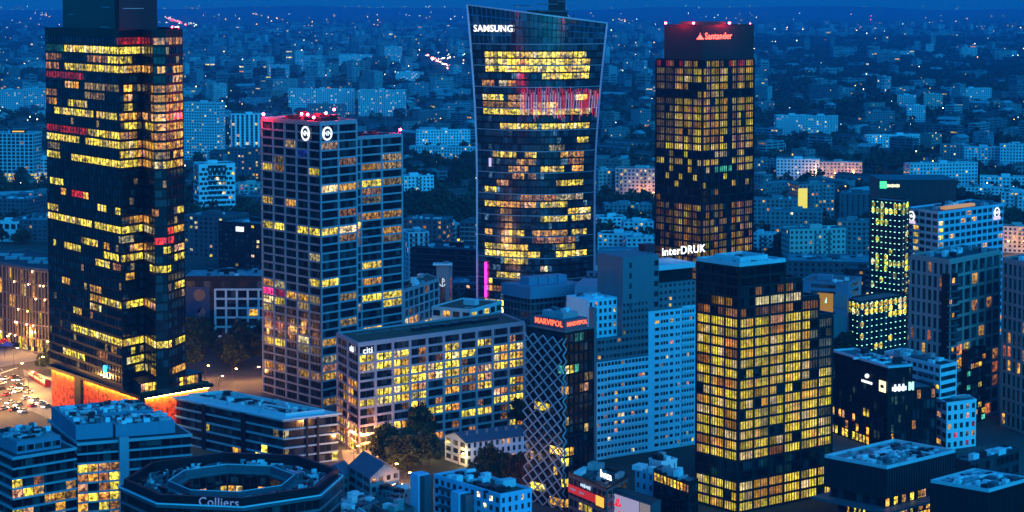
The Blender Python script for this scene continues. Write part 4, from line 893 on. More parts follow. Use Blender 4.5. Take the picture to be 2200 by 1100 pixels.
# ------------------------------------------------------------------ right hand side
rq = random.Random(151); z9 = 31.8
bs = q3((1787, 757), (1908, 793), (1960, 789), z9)
def lit_bs(px, py, i, j, f):
    if f == 3 and px < 1870 and 880 < py < 960: return jit(rq.choice([Y, Y, O]), 1.2, rq) if rq.random() < (.95 if py > 905 + (px - 1787) * .3 else .35) else None
    if f == 0 and py > 940: return jit(O, .8, rq) if rq.random() < .6 else None
    return jit((.03, .07, .05), 1.0, rq) if rq.random() < .12 else None
t = generic('black_sign_office', 'black finned office with white lit signs below its roof edge', 'building', bs, 0, z9, 9, {0: 7, 3: 16}, BLK, lit_bs, .12, .03, .4, .35, BLK, GLZ, RPL, .9, 12, rng=rq, parmat=PALE)
fins(t, bs[3], bs[0], 48, 13, z9, .14, .3, DKG, .2); fins(t, bs[0], bs[1], 20, 8, z9, .14, .3, DKG, .2)
d3, d0 = dirof(bs[3], bs[0]), dirof(bs[0], bs[1]); wl = MAT['sign_white']
p = wallpt(bs[3], bs[0], .66, 24.6, .6); piece('sign_bar', p, d3, 7, .2, .9, wl, t); MB().ball((p.x, p.y - .2, p.z + 2.4), .9).build('sign_dot', wl, t)
p = wallpt(bs[3], bs[0], .93, 24.8, .6); piece('sign_square', p, d3, 4.2, .2, 4.2, glow('cream_sign', (1, .85, .45), .6), t); p = wallpt(bs[3], bs[0], .93, 24.8, .75); piece('sign_square_mark', p, d3, 2.0, .2, 1.2, BLK, t)
for k in range(7): p = wallpt(bs[0], bs[1], .18 + .085 * k, 24.2 + .3 * (k % 2), .6); piece('sign_letter', p, d0, .75, .2, 1.5 + 1.2 * (k % 2), wl, t)
for k in range(3): p = wallpt(bs[0], bs[1], .86 + .07 * k, 24.8, .6); piece('sign_letter', p, d0, .8, .2, 3.2 - .8 * (k == 1), glow('pale_green_sign', (.5, 1, .7), .5), t)
lo = [bs[1] + d0 * .02, bs[1] + d0 * 10.5, bs[1] + d0 * 10.5 + (bs[2] - bs[1]), bs[2] + d0 * .02]
t = generic('black_office_wing', 'lower black wing stepping down from the sign office', 'building', lo, 0, 23, 6, {0: 5}, BLK, prob_lit(.12, [O, DOR], rq, .8), .12, .03, .4, .35, BLK, GLZ, RPL, .5, 4, rng=rq)
wh = q3((1900, 758), (2020, 789), (2056, 781), 29)
t = generic('white_flats', 'white block of flats with balconies behind the black sign office', 'building', wh, 0, 29, 9, {0: 1, 3: 10}, WHITE, prob_lit(.08, [O, Y], rq, .7), .3, .2, 1.4, .05, glass=GLF, roof=RDK, units=14, rng=rq, slab=False, minpx=6)
for i in range(6):
    for u in (.72, .86): p = wallpt(wh[3], wh[0], u, 9 + i * 3.2, .7); piece('balcony', p, dirof(wh[3], wh[0]), 5, 1.4, .9, SLATE, t)
w2_ = q3((2012, 858), (2034, 869), (2098, 861), 17.5)
t = generic('white_town_house', 'small white house with orange lit windows right of the black sign office', 'house', w2_, 0, 17.5, 5, {0: 5, 3: 2}, WHITE, prob_lit(.28, [O, O, Y, RED], rq, .6), .25, .2, 1.5, .05, glass=GLF, roof=RDK, units=5, rng=rq, slab=False, minpx=5)
CLAD = paint('ribbed_dark_cladding', (.035, .045, .055), .5, .1, .3)
for k, (L, C, R, z, nm, lab) in enumerate((((1772, 983), (1905, 1008), (2052, 972), 22.0, 'ribbed_pavilion', 'ribbed dark pavilion with a blue plant-filled roof right of the stepped tower'), ((2000, 1037), (2124, 1058), (2215, 1032), 22.0, 'ribbed_hall', 'ribbed dark hall with a pale roof in the lower right corner'))):
    pv = q3(L, C, R, z); t = thing(nm, lab, 'building', (*pv[0], 0))
    MB().prism(pv, 12.5, z).build('wall', CLAD, t); fins(t, pv[3], pv[0], 26, 12.4, z, .25, .4, DKG, .3); fins(t, pv[0], pv[1], 28, 12.4, z, .25, .4, DKG, .3)
    MB().prism(inset(pv, .9), z - .05, z + .15).build('roof', RPW, t); parapet(t, pv, z - .03, 1.0, .5, PALE, .06)
    clutter(t, pv, z + .15, 46, PLANT, rq, .8, 3.4, .4, 1.6, .07); pipes(t, pv, z + .15, 26, rq, .07)
    lw = inset(pv, -2.5); core(t, lw, 0, 11.5, CORE, 5.5); MB().prism(inset(lw, -.5), 8.4, 9.2).build('terrace', SLATE, t); MB().prism(inset(pv, 1.2), 9.2, 12.45).build('recessed_storey', CORE, t)
    P = Panes(t, GLZ, minpx=6); lw2 = inset(pv, 1.15)
    wall_panes(P, lw2[0], lw2[1], 9.2, 3.2, 1, 16, prob_lit(.55 if k == 0 else .2, [Y, O], rq, .8), .1, .05, .2, .02); wall_panes(P, lw2[3], lw2[0], 9.2, 3.2, 1, 14, prob_lit(.08, [O], rq), .1, .05, .2, .02)
    lw3 = inset(lw, 5.45); wall_panes(P, lw3[0], lw3[1], .5, 3.9, 2, 22, prob_lit(.7, [Y, O], rq, .9), .1, .05, .2, .02); wall_panes(P, lw3[3], lw3[0], .5, 3.9, 2, 20, prob_lit(.25, [O, Y], rq, .8), .1, .05, .2, .02); P.finish()
lr = q3((2048, 988), (2085, 996), (2190, 966), 13); generic('low_hall', 'low pale-roofed hall between the two ribbed pavilions', 'building', lr, 0, 13, 3, {0: 10}, CLAD, None, .2, .2, .6, .05, roof=RPW, units=16, rng=rq, slab=False, minpx=9)

# mauve twin towers of flats
MAU = paint('mauve_brick', (.48, .30, .27), .8, 0, .12)
rv = random.Random(161)
def mauve_tower(nm, lab, L, C, R, D, z, nbl, nbr, recess=True):
    pl = corner3(atD(L[0], L[1]), atD(C, D), atD(R[0], R[1])); t = thing(nm, lab, 'tower', (*pl[0], 0)); fh = 5.5; nf = int(z / fh); z = nf * fh
    lit = prob_lit(lambda px, py, i, j, f: .10 if py < 700 else .22, [O, O, Y, (.8, .2, .05), DOR], rv, .75)
    core(t, pl, 0, z, CORE, .45)
    slabs(t, pl, 0, fh, nf, fh * .20, MAU, 0, True, base_lift=-.2); P = Panes(t, GLF, most=280, minpx=6)
    for e, nb in ((3, nbl), (0, nbr)):
        A, B = pl[e], pl[(e + 1) % 4]
        wall_panes(P, A, B, 0, fh, nf, nb, lit, .2, .02, 1.1, -.4, 0, e); columns(t, A, B, nb, 0, z + .8, 1.15, .55, MAU, .03, first=(e != 0))
    MB().prism(inset(pl, .6), z + .8, z + 1.0).build('roof', RDK, t); parapet(t, pl, z + .7, 1.2, .5, MAU); clutter(t, pl, z + 1.0, 14, PLANT, rv, 1, 4, .8, 2.6)
    if recess:   # dark glazed corner with balconies
        nn = (dirof(pl[3], pl[0]) - dirof(pl[0], pl[1])).normalized(); A = pl[0] + nn * .6
        d = dirof(pl[0], pl[1]); qs = [A, A + d * 6.5, A + d * 6.5 + Vector((-d.y, d.x)) * 3, A - dirof(pl[3], pl[0]) * .5 + Vector((-d.y, d.x)) * 3]
        MB().prism(qs, 0, z - 4).build('glazed_corner', BLK, t); wall_panes(P, qs[0], qs[1], 0, 2.75, nf * 2 - 2, 3, prob_lit(.16, [O, Y], rv, .8), .2, .1, .3, .05)
        for k in range(2, nf * 2 - 2, 1):
            c = A + d * 3.2; piece('balcony', (c.x - nn.x * -.5, c.y - .5, k * 2.75), d, 6.8, 1.6, .5, SLATE if k % 6 else MAU, t)
        for e, A, B, u0, u1, zt in ((3, pl[3], pl[0], .02, .5, z * .42), (0, pl[0], pl[1], .25, .62, z * .46)):
            a, b = wallpt(A, B, u0, 0, 1.4), wallpt(A, B, u1, 0, 1.4); c = (a + b) / 2; piece('winter_garden', (c.x, c.y, zt / 2), dirof(A, B), (b - a).length, 2.4, zt, BLK, t)
            a, b = wallpt(A, B, u0, 0, 2.6), wallpt(A, B, u1, 0, 2.6); wall_panes(P, a, b, 0, 2.75, int(zt / 2.75), 5, prob_lit(.15, [O, Y, TEA], rv, .6), .2, .1, .5, .06)
    P.finish(); return t
mauve_tower('mauve_flats_tower', 'mauve brick tower of flats with tall paired windows and a dark glazed corner', (1952, 785), 2035, (2144, 800), 769, 70, 7, 7)
mauve_tower('mauve_flats_tower', 'second mauve brick tower of flats cut off by the right edge', (2150, 775), 2212, (2300, 780), 757, 66, 6, 6, False)

# green-lit glass tower, its podium, the dark box behind and the pale hotel
rg = random.Random(171); GLT = glow('green_point', (.35, 1.0, .62), 1.2)
def dotted(nm, lab, L, C, R, z, nf, nbl, nbr, zt=0, lit=None, Dl=None):
    pl = corner3(L, C, R); t = thing(nm, lab, 'building', (*pl[0], 0)); fh = z / nf
    core(t, pl, 0, z, CORE, .4); slabs(t, pl, 0, fh, nf, fh * .2, DKG, 0, True, base_lift=-.05); P = Panes(t, GLB, most=300, minpx=6); dots = MB()
    for e, nb in ((3, nbl), (0, nbr)):
        if not nb: continue
        A, B = pl[e], pl[(e + 1) % 4]; wall_panes(P, A, B, 0, fh, nf, nb, lit, .19, .02, .5, -.34, 0, e); columns(t, A, B, nb, 0, z, .35, .4, DKG, .02, first=(e != 0))
        for i in range(1, nf + 1):
            for j in range(nb):
                p = wallpt(A, B, (j + .5) / nb, i * fh + .3, .12); dots.box(p, dirof(A, B), .75, .12, .26)
    P.finish(); dots.build('facade_light', GLT, t, 'rows of small green facade lights', 'stuff')
    MB().prism(inset(pl, .5), z + .6, z + .8).build('roof', RPL, t); parapet(t, pl, z + .5, 1.0, .5, DKG); return t, pl
def lit_g(px, py, i, j, f):
    if py < 456 or 560 < py < 578 or 545 < py < 553 or 632 < py < 645: return jit((.75, .8, .08), .9, rg, .7) if rg.random() < .7 else None
    return jit((.75, .8, .08), .7, rg) if (px < 1900 and py < 480 and rg.random() < .5) or rg.random() < .04 else None
t, pl = dotted('green_lit_tower', 'glass tower dotted with rows of small green lights below a black roof box', atD(1868, 962), atD(1934, 948), atD(1950, 960), 71.0, 25, 7, 2, lit=lit_g)
def lit_p(px, py, i, j, f):
    if py < 675: return jit(Y, 1.0, rg) if rg.random() < .9 else None
    return jit(Y, .8, rg) if rg.random() < .06 else None
t, pp = dotted('green_lit_podium', 'low glass wing dotted with green lights in front of the green-lit tower', atD(1818, 935), atD(1846, 922), atD(1948, 946), 26.0, 9, 3, 10, lit=lit_p)
kb = flat(1888, 2050, 992, 30); t = thing('black_roof_box', 'black roof-top box with a green square sign above the green-lit tower', 'building', (*kb[0], 0)); MB().prism(kb, 0, zat(386, 992)).build('wall', CLAD, t); fins(t, kb[0], kb[1], 40, 60, zat(387, 992), .3, .3, BLK, .2)
p = wallpt(kb[0], kb[1], .035, zat(397, 992), .35); piece('sign_square', p, (1, 0), 3.4, .2, 3.6, glow('sign_green', (.08, 1.0, .25), .6), t)
for k in range(8): p = wallpt(kb[0], kb[1], .095 + .021 * k, zat(399, 992), .35); piece('sign_letter', p, (1, 0), .62, .2, 1.3 + .4 * (k % 3 == 0), glow('cream_sign', (1, .85, .45), .6), t)
HOT = paint('pale_blue_cladding', (.45, .58, .68), .6, 0, .1)
hp_ = corner3(atD(1945, 972), atD(2012, 950), atD(2152, 990)); zh = zat(459, 950)
t = generic('pale_hotel', 'pale blue hotel block with square windows and round white emblems at its top corners', 'building', hp_, 0, zh, 19, {0: 12, 3: 5}, HOT, (lambda px, py, i, j, f: (jit(Y, .9, rg) if (j in (1,) and 1975 > px and py > 480) or 2012 < px < 2028 and py > 480 else (jit(O, .7, rg) if rg.random() < .12 else None))), .28, .14, 1.3, .05, glass=GLF, roof=RPL, par=1.0, units=12, rng=rg, slab=False, minpx=6)
pk = wallpt(hp_[0], hp_[1], .45, zh + 1.3, -6); piece('lit_terrace', pk, dirof(hp_[0], hp_[1]), 26, 3, 1.4, glow('terrace_glow', (1, .42, .12), .2), t)
for A, B, u in ((hp_[3], hp_[0], .16), (hp_[0], hp_[1], .89)):
    emblem(t, A, B, u, zat(466, 965), 2.6, .25); p = wallpt(A, B, u, zat(478, 965), .3); piece('sign_bar', p, dirof(A, B), 6.0, .25, 1.6, glow('sign_pink', (.8, .6, .8), .4), t)

# ------------------------------------------------------------------ middle distance, block by block
BRK = paint('dull_brick', (.20, .09, .07), .85); CRM = paint('cream_render', (.55, .50, .44), .8, 0, .15); GRB = paint('grey_block', (.21, .23, .25), .8, 0, .2); PNKR = paint('pink_render', (.55, .42, .40), .8, 0, .15)
WALLS = [paint('far_pale', (.28, .31, .32), .8), paint('far_white', (.42, .44, .44), .8), paint('far_grey', (.14, .155, .17), .8), paint('far_cream', (.26, .24, .21), .8), paint('far_pale_dim', (.20, .22, .23), .8), paint('far_blue', (.18, .25, .30), .8), RDK, paint('far_light_roof', (.34, .38, .39), .8), paint('far_tile_roof', (.12, .07, .06), .85)]
OCC = []      # taken ground: (x, y, radius)
def occupy(poly, m=2):
    c = sum((Vector(p[:2]) for p in poly), Vector((0, 0))) / len(poly); OCC.append((c.x, c.y, max((Vector(p[:2]) - c).length for p in poly) + m)); return c
rd = random.Random(181)
def block(nm, label, cat, x0, x1, yt, yb, wall, dep=14, tilt=0, lit=.1, cols=(ORA, YEL, WHI), fh=3.0, bw=3.4, ww=.5, roof=RPL, group=None, s=.8, glass=None, units=2, hut=True, wh=(.3, .18), most=0, band=None, D=None):
    """a plain block that shows between photo columns x0..x1 and rows yt..yb"""
    D = D or at(1100, yb).y; pl = flat(x0, x1, D, dep, tilt); h = zat(yt, D); c = occupy(pl); t = thing(nm, label, cat, (c.x, c.y, 0), group)
    MB().prism(pl, 0, h).build('wall', wall, t); MB().ring(inset(pl, -.15), inset(pl, .6), h - .02, h + .7).build('parapet', wall, t); rfo = MB().prism(inset(pl, .6), h, h + .15).build('roof', roof, t)
    nf = max(1, round(h / fh)); P = Panes(t, glass or GLF, most=most, minpx=9)
    for e in (0, 1 if tilt > 0 else 3):
        if e != 0 and not tilt: continue
        A, B = pl[e], pl[(e + 1) % 4]; nb = max(1, round((B - A).length / bw)); wall_panes(P, A, B, 0, h / nf, nf, nb, prob_lit(lit, list(cols), rd, s) if not callable(lit) else lit, wh[0], wh[1], (B - A).length / nb * (1 - ww), .06, 0, e)
    P.finish()
    if D < 1750 and h > 12 and bw < 5 and wall not in (BLK, SLATE) and (pl[1] - pl[0]).length > 12:   # balcony stacks
        for u in rd.sample((.12, .3, .5, .7, .88), 2):
            for i in range(1, nf):
                p = wallpt(pl[0], pl[1], u, i * h / nf + .5, .55); piece('balcony', p, dirof(pl[0], pl[1]), 3.2, 1.1, 1.0, rd.choice([wall, SLATE]) if i == 1 else bmat, t) if i > 1 else None
                bmat = wall if i > 1 and bmat is wall else (rd.choice([wall, SLATE, CON]) if i == 1 else bmat)
    if band:
        for i in range(1, nf): MB().prism(inset(pl, -.12), i * h / nf - .15, i * h / nf + .15).build('floor_band', band, t)
    if hut: q = c + Vector((rd.uniform(-3, 3), 0)); piece('roof_hut', (q.x, q.y, h + 1.4), dirof(pl[0], pl[1]), min(8, (pl[1] - pl[0]).length * .3), 4, 2.6, wall, rfo)
    if units: clutter(rfo, pl, h + .15, units, PLANT, rd, 1, 3.5, .6, 1.8)
    t['ztop'] = h; return t, pl, h
B_ = block
# left edge
t, pl, h = B_('gridded_office', 'pale gridded office with a small amber roof sign at the left edge', 'building', -30, 72, 288, 396, PALE, 22, 6, lambda px, py, i, j, f: (jit(Y, .9, rd) if py > 370 and rd.random() < .8 else (jit(ORA, .5, rd) if rd.random() < .03 else None)), fh=3.4, bw=4.2, ww=.72, wh=(.16, .1), s=.8)
p = wallpt(pl[0], pl[1], .68, h + 2.2, -2); piece('roof_sign', p, (1, 0), 15, .4, 3.0, BLK, t); p = wallpt(pl[0], pl[1], .68, h + 2.2, -1.7); piece('sign_panel', p, (1, 0), 11, .3, 1.2, glow('amber_sign', (1, .5, .05), .9), t)
B_('low_office', 'pale low office with a lit ground floor left of the dark glass tower', 'building', 68, 112, 342, 392, PALE, 20, 0, lambda px, py, i, j, f: jit(Y, .8, rd) if py > 372 and rd.random() < .7 else None, bw=4, ww=.7)
B_('slab_block', 'blue-grey slab block above the left edge trees, the left one of two', 'building', -10, 44, 194, 242, PALE, 14, 8, .08); B_('slab_block', 'blue-grey slab block above the left edge trees, the right one of two', 'building', 52, 98, 191, 241, PALE, 14, 8, .08)
B_('pale_block', 'pale windowed block beside the dark glass tower, over the fin-front building', 'building', 42, 112, 416, 470, GRB, 20, 8, .08, bw=4)
B_('roof_pavilion', 'small white framed pavilion on the roofs at the left edge', 'building', -5, 36, 478, 520, WHITE, 10, 4, 0, fh=6, bw=6, ww=.7)
for k, (x0, x1, yt, yb) in enumerate(((-20, 60, 430, 480), (20, 112, 475, 520))): B_('low_roofed_hall', ('wide dark roofed hall at the left edge, upper of two', 'wide dark roofed hall at the left edge, lower of two')[k], 'building', x0, x1, yt, yb, SLATE, 40, 5, .02, units=14, roof=RPW)
# fin-front building on the street
fp = [Vector(atD(-70, 990).xy), Vector(atD(15, 955).xy), Vector(atD(70, 938).xy), Vector(atD(125, 930).xy), Vector(atD(180, 960).xy), Vector(atD(60, 1010).xy)]
BRZ = paint('bronze_fin', (.30, .22, .17), .5, .3, .2)
t = thing('fin_front_building', 'curved building with tall bronze fins and warm lights on the lit street', 'building', (*fp[1], 0)); occupy(fp)
core(t, fp, 0, 40, CORE, .8); P = Panes(t, GLZ, minpx=7)
def lit_ff(px, py, i, j, f):
    if i == 0: return jit(rd.choice([YEL, ORA]), 1.2, rd) if rd.random() < .75 else None
    return jit(rd.choice([ORA, ORA, YEL, DOR]), .7, rd) if rd.random() < (.38 if px > 35 and 600 < py < 640 else .2) else None
for e, nb in ((0, 10), (1, 9), (2, 8)):
    wall_panes(P, fp[e], fp[e + 1], 0, 6.6, 6, nb, lit_ff, .08, .04, .35, -.7, 0, e); columns(t, fp[e], fp[e + 1], nb, 3, 40.4, .3, .7, BRZ, .1, 'fin', first=(e == 0))
P.finish(); slabs(t, fp, 0, 6.6, 6, .6, BRZ, -.2); MB().prism(inset(fp, 1), 40.3, 40.8).build('roof', RDK, t); parapet(t, fp, 40.1, 1.3, .5, SLATE)
for k in range(26):
    e = k % 3; p = wallpt(fp[e], fp[e + 1], rd.random(), 6.6 * rd.randint(1, 6), .3); piece('wall_lamp', p, (1, 0), .35, .3, .7, glow('warm_point', (1, .5, .18), 9), t)
for k in range(10): p = wallpt(fp[0], fp[3], .1 + k * .085, 41.4, -8 - (k % 3) * 4); piece('roof_unit', p, (1, 0), 6, 3, 1.2, PLANT, t)
# between the dark glass tower and the emblem tower
B_('apartment_tower', 'tall pale tower of flats right behind the dark glass tower', 'tower', 396, 472, 222, 345, PALE, 16, 10, .10, bw=3, ww=.55)
B_('striped_tower', 'white tower of flats with dark vertical window strips left of the emblem tower', 'tower', 497, 566, 246, 340, WHITE, 16, -8, .06, bw=5, ww=.55, wh=(.04, .03))
B_('dark_block', 'dark blue block below the striped tower', 'building', 488, 556, 320, 392, SLATE, 16, 6, .14)
t, pl, h = B_('chequered_flats', 'white flats with staggered window openings like brickwork', 'building', 428, 506, 352, 462, WHITE, 22, -10, 0, fh=3.9, bw=400)
P = Panes(t, GLF, most=120, minpx=6)
for e, nb in ((0, 8), (3, 6)):
    A, B = pl[e], pl[(e + 1) % 4]; d = dirof(A, B); bw = (B - A).length / nb
    for i in range(10):
        o = (i % 2) * bw * .5; wall_panes(P, A + d * o, B - d * (bw - o if i % 2 else 0) if i % 2 else B, 1 + i * 3.8, 3.8, 1, nb - (i % 2), prob_lit(.1, [WHI, YEL], rd, .9), .22, .2, .9, .07, 0, e)
P.finish()
B_('lit_pavilion', 'cream lit pavilion left of the emblem tower', 'building', 504, 566, 396, 424, CRM, 16, 4, .5, cols=(WHI, PNK, WHI), s=.35, bw=4)
B_('white_roofed_shed', 'low shed with a white roof left of the emblem tower', 'building', 500, 572, 424, 446, SLATE, 30, 5, .0, roof=RPW)
B_('dark_office_block', 'dark office block with small white lights, the left of two', 'building', 396, 480, 468, 556, SLATE, 30, 14, .05, bw=4, roof=RDK, units=8, cols=(WHI, YEL)); 
t, pl, h = B_('dark_office_block', 'dark office block with a lit sign, beside the emblem tower', 'building', 470, 572, 484, 590, BLK, 30, 18, .10, bw=4, roof=RPL, units=10, cols=(YEL, WHI))
p = wallpt(pl[0], pl[1], .46, h - 3.5, .3); piece('lit_sign', p, dirof(pl[0], pl[1]), 6, .3, 3, MAT['sign_white'], t)
t, pl, h = B_('framed_office', 'low office with a big white window frame behind the trees', 'building', 392, 580, 596, 726, BLK, 28, 0, .01, fh=9, bw=9, units=16, roof=RPW)
P = Panes(t, GLZ, most=60); A, B = pl[0] + (pl[1] - pl[0]) * .38, pl[1]; d = dirof(A, B); n = Vector((d.y, -d.x))
for k in range(6): p = A + d * ((B - A).length * k / 5) + n * .6; piece('frame_post', (p.x, p.y, 12.5 if k else 12.5), d, 1.0, .9, 25, PALE, t)
for k in range(6): p = (A + B) / 2 + n * .55; piece('frame_rail', (p.x, p.y, 1 + k * 4.75), d, (B - A).length, .8, .9, PALE, t)
wall_panes(P, A, B, 1, 4.75, 5, 5, prob_lit(.06, [ORA], rd), .2, .05, 1.2, .12); P.finish()
p = wallpt(pl[0], pl[1], .18, 18, .3); piece('mural_panel', p, d, 12, .3, 16, paint('mural_navy', (.05, .06, .11), .7), t)
for (u, z, r, c) in ((.20, 22, 3.0, (.36, .15, .08)), (.15, 15.5, 3.2, (.03, .05, .12)), (.22, 13, 2.2, (.25, .12, .12))):
    q = wallpt(pl[0], pl[1], u, z, .5); MB().beam((q.x, q.y + .1, q.z), (q.x, q.y - .1, q.z), 2 * r, n=14).build('mural_shape', paint('mural_%d' % (z * 10), c, .8), t)
# between the emblem tower and the curved tower
B_('white_panel_flats', 'white panelled flats with dark window strips left of the curved tower', 'building', 878, 922, 500, 560, WHITE, 18, -4, .05, bw=3.4, ww=.45, wh=(.12, .05), D=1180)
B_('brown_topped_flats', 'dark flats with brown top storey and orange windows behind the white panelled flats', 'building', 866, 960, 474, 556, SLATE, 22, 5, .22, cols=(ORA, DOR), units=12)
B_('pale_corner_flats', 'pale flats with a white corner, close to the curved tower', 'building', 950, 990, 482, 540, WHITE, 20, -5, .12, bw=3, ww=.5); B_('balcony_flats', 'dark flats with long balconies touching the curved tower', 'building', 988, 1030, 480, 545, SLATE, 20, 3, .1, band=PALE)
B_('dark_low_office', 'wide dark office with a blank top, left of the curved tower base', 'building', 884, 1026, 540, 618, BLK, 34, 14, .02, bw=4, roof=RDK, units=10, band=SLATE)
tw, pl, h = B_('memorial_tower', 'short grey tower bearing a pale anchor sign near the curved tower', 'tower', 938, 964, 575, 668, GRB, 6, 2, 0, fh=30, bw=90, D=1010)
B_('anchor_hall', 'low hall with a pale blue roof beside the anchor tower', 'building', 958, 1026, 612, 655, SLATE, 26, 4, .05, roof=RPW)
d = dirof(pl[0], pl[1]); mbk = MB(); c0 = wallpt(pl[0], pl[1], .5, zat(607, 1010), .3)
def stroke(pts, w=.35):
    for (a0, b0), (a1, b1) in zip(pts[:-1], pts[1:]): mbk.beam((c0.x + d.x * a0, c0.y + d.y * a0 - .1, c0.z + b0), (c0.x + d.x * a1, c0.y + d.y * a1 - .1, c0.z + b1), w)
stroke([(0, -1.6), (0, 2.0)]); stroke([(0, 2.0), (.9, 1.7), (1.1, 1.0), (.8, .4), (0, .2)]); stroke([(-1.5, -.9), (-1.0, -1.7), (0, -2.1), (1.0, -1.7), (1.5, -.9)]); mbk.build('anchor_sign', glow('sign_grey', (.4, .5, .6), .6), tw)
p = wallpt(pl[0], pl[1], .4, h + 1.5, -2); piece('roof_canopy', p, (1, 0), 10, 6, .8, PALE, tw)
lg = corner3(atD(842, 905), atD(868, 888), atD(944, 925)); zl = zat(620, 900)
t = generic('low_grid_office', 'low grid-front office behind the long lit slab', 'building', lg, 0, zl, 9, {0: 7, 3: 2}, MAUVE, lambda px, py, i, j, f: jit(rd.choice([YEL, ORA]), .9, rd) if py > 680 and rd.random() < .8 else (jit(DOR, .5, rd) if rd.random() < .1 else None), .15, .05, .8, .5, MAUVE, GLZ, GRN, .8, 6, rng=rd); occupy(lg)
B_('planted_deck', 'low deck with a planted roof and white edge before the anchor tower', 'building', 928, 1012, 668, 735, PALE, 30, 10, .3, roof=GRN, D=905, fh=5, bw=6, ww=.7)
# office roofs before the curved tower
zz = 33.0; r1 = q3((1082, 612), (1140, 622), (1254, 612), zz)
t = generic('blue_roofed_office', 'blue-grey office with a broad flat roof and curved roof screens before the curved tower', 'building', r1, 0, zz, 9, {0: 12, 3: 8}, SLATE, lambda px, py, i, j, f: jit(ORA, .8, rd) if (f == 0 and rd.random() < .07) else None, .2, .06, .3, .4, SLATE, GLZ, RPL, .6, 0, rng=rd, parmat=PLB); occupy(r1)
MB().prism(inset(r1, -.8), zz - 4.6, zz + .9).build('roof_storey', PLB, t)
c1 = inset(r1, 4); 
for k in range(4):
    a = c1[0].lerp(c1[1], .02 + .25 * k); b = c1[0].lerp(c1[1], .25 + .25 * k); o = (c1[3] - c1[0]) * .25; m_ = [a + o, (a + b) / 2 + o * .75, b + o, b + (c1[2] - c1[1]) * .8, a + (c1[3] - c1[0]) * .8]; MB().prism(m_, zz + .9, zz + 4.6).build('roof_screen', PLB, t)
r2 = flat(1236, 1340, 905, 26, 4); t = thing('green_finned_office', 'office with greenish fins and a bright white corner sign behind the blue flats', 'building', (*r2[0], 0)); occupy(r2); h = zat(618, 905); MB().prism(r2, 0, h).build('wall', SLATE, t); MB().prism(inset(r2, -.4), h - 4.6, h + .2).build('roof_storey', PLB, t)
P = Panes(t, GLB, most=30); wall_panes(P, r2[0], r2[1], 0, 4, 7, 9, prob_lit(.15, [(.2, .35, .2)], rd, .5), .1, .05, .6, .1); P.finish(); columns(t, r2[0], r2[1], 18, 0, h - 4.6, .35, .5, paint('pale_green_fin', (.25, .33, .28), .6), .5, 'fin')
p = wallpt(r2[0], r2[1], .93, h - 2.0, .6); piece('corner_sign', p, (1, 0), 3.0, .3, 5.0, glow('mint_sign', (.7, 1.0, .8), .6), t)
for k, (x0, x1, yt, yb, w) in enumerate(((1284, 1420, 548, 600, PLB), (1250, 1345, 586, 622, PLB), (1284, 1345, 560, 590, BRK))): B_('long_low_roof', ('long pale-roofed building right of the curved tower', 'low blue roofed building between the curved tower and the flats', 'brownish low front with lamps right of the curved tower')[k], 'building', x0, x1, yt, yb, w, 30, 3, .03 if k < 2 else .25, roof=RPW, units=6, hut=False, D=(1120, 1040, 1090)[k])
# right of the curved tower
B_('orange_lit_tenement', 'pinkish tenement washed by orange street light, left of two right of the curved tower', 'building', 1286, 1330, 366, 430, PNKR, 16, -5, .12, fh=3.3); B_('orange_lit_tenement', 'pale tenement washed by orange street light, close to the dark office tower', 'building', 1322, 1408, 364, 436, PNKR, 18, 6, .12, fh=3.3)
for k, (x0, x1, yt, yb) in enumerate(((1286, 1345, 468, 500), (1340, 1404, 478, 512), (1284, 1350, 505, 540), (1346, 1412, 512, 548), (1300, 1400, 440, 470))): B_('row_house', ('white row house', 'long white row house', 'low white row house', 'white row house', 'pale row house')[k] + ' right of the curved tower, ' + ('second row left', 'second row right', 'third row left', 'third row right', 'back row')[k], 'house', x0, x1, yt, yb, [WHITE, PALE, WHITE, PALE, GRB][k], 18, rd.uniform(-4, 6), .08, roof=RPW, units=8)
# between the dark office tower and the right hand group
t, pl, h = B_('screen_block', 'dark block with a glowing yellow screen on its corner', 'building', 1716, 1792, 396, 470, GRB, 20, -8, .12); p = wallpt(pl[3], pl[0], .8, zat(424, 1530), .5); p = wallpt(pl[0], pl[1], .10, h - 11, .5); piece('lit_screen', p, dirof(pl[0], pl[1]), 7.6, .4, 17, glow('yellow_screen', (1, .72, .08), .35), t)
B_('slate_hall', 'dark slate hall with vertical ribs left of the black roof box', 'building', 1803, 1884, 420, 500, SLATE, 30, 6, .01, wh=(.05, .05), bw=4, ww=.25)
B_('pale_tenement', 'cream tenement with many small lit windows right of the dark office tower', 'building', 1696, 1816, 492, 580, CRM, 16, -7, .10, bw=3, ww=.45, fh=3.1); B_('grey_tenement', 'grey block behind the cream tenement', 'building', 1655, 1766, 456, 548, GRB, 18, 5, .06, bw=3); B_('right_tenement', 'grey tenement between the cream one and the green-lit tower', 'building', 1798, 1872, 478, 570, GRB, 18, 5, .10, bw=3); B_('narrow_tenement', 'narrow pale tenement against the dark office tower', 'building', 1617, 1660, 505, 560, PALE, 14, 4, .1)
B_('long_grey_block', 'long grey block right behind the dark office tower', 'building', 1617, 1712, 430, 500, GRB, 14, 6, .05)
B_('red_brick_block', 'dark red brick block with white lit windows by the green-lit wing', 'building', 1812, 1872, 582, 650, BRK, 18, 5, .2, cols=(WHI, ORA), D=1060); B_('long_roofed_hall', 'long pale-roofed hall behind the stepped tower', 'building', 1690, 1880, 566, 605, SLATE, 36, 8, .04, roof=RPW, units=16, D=1140)
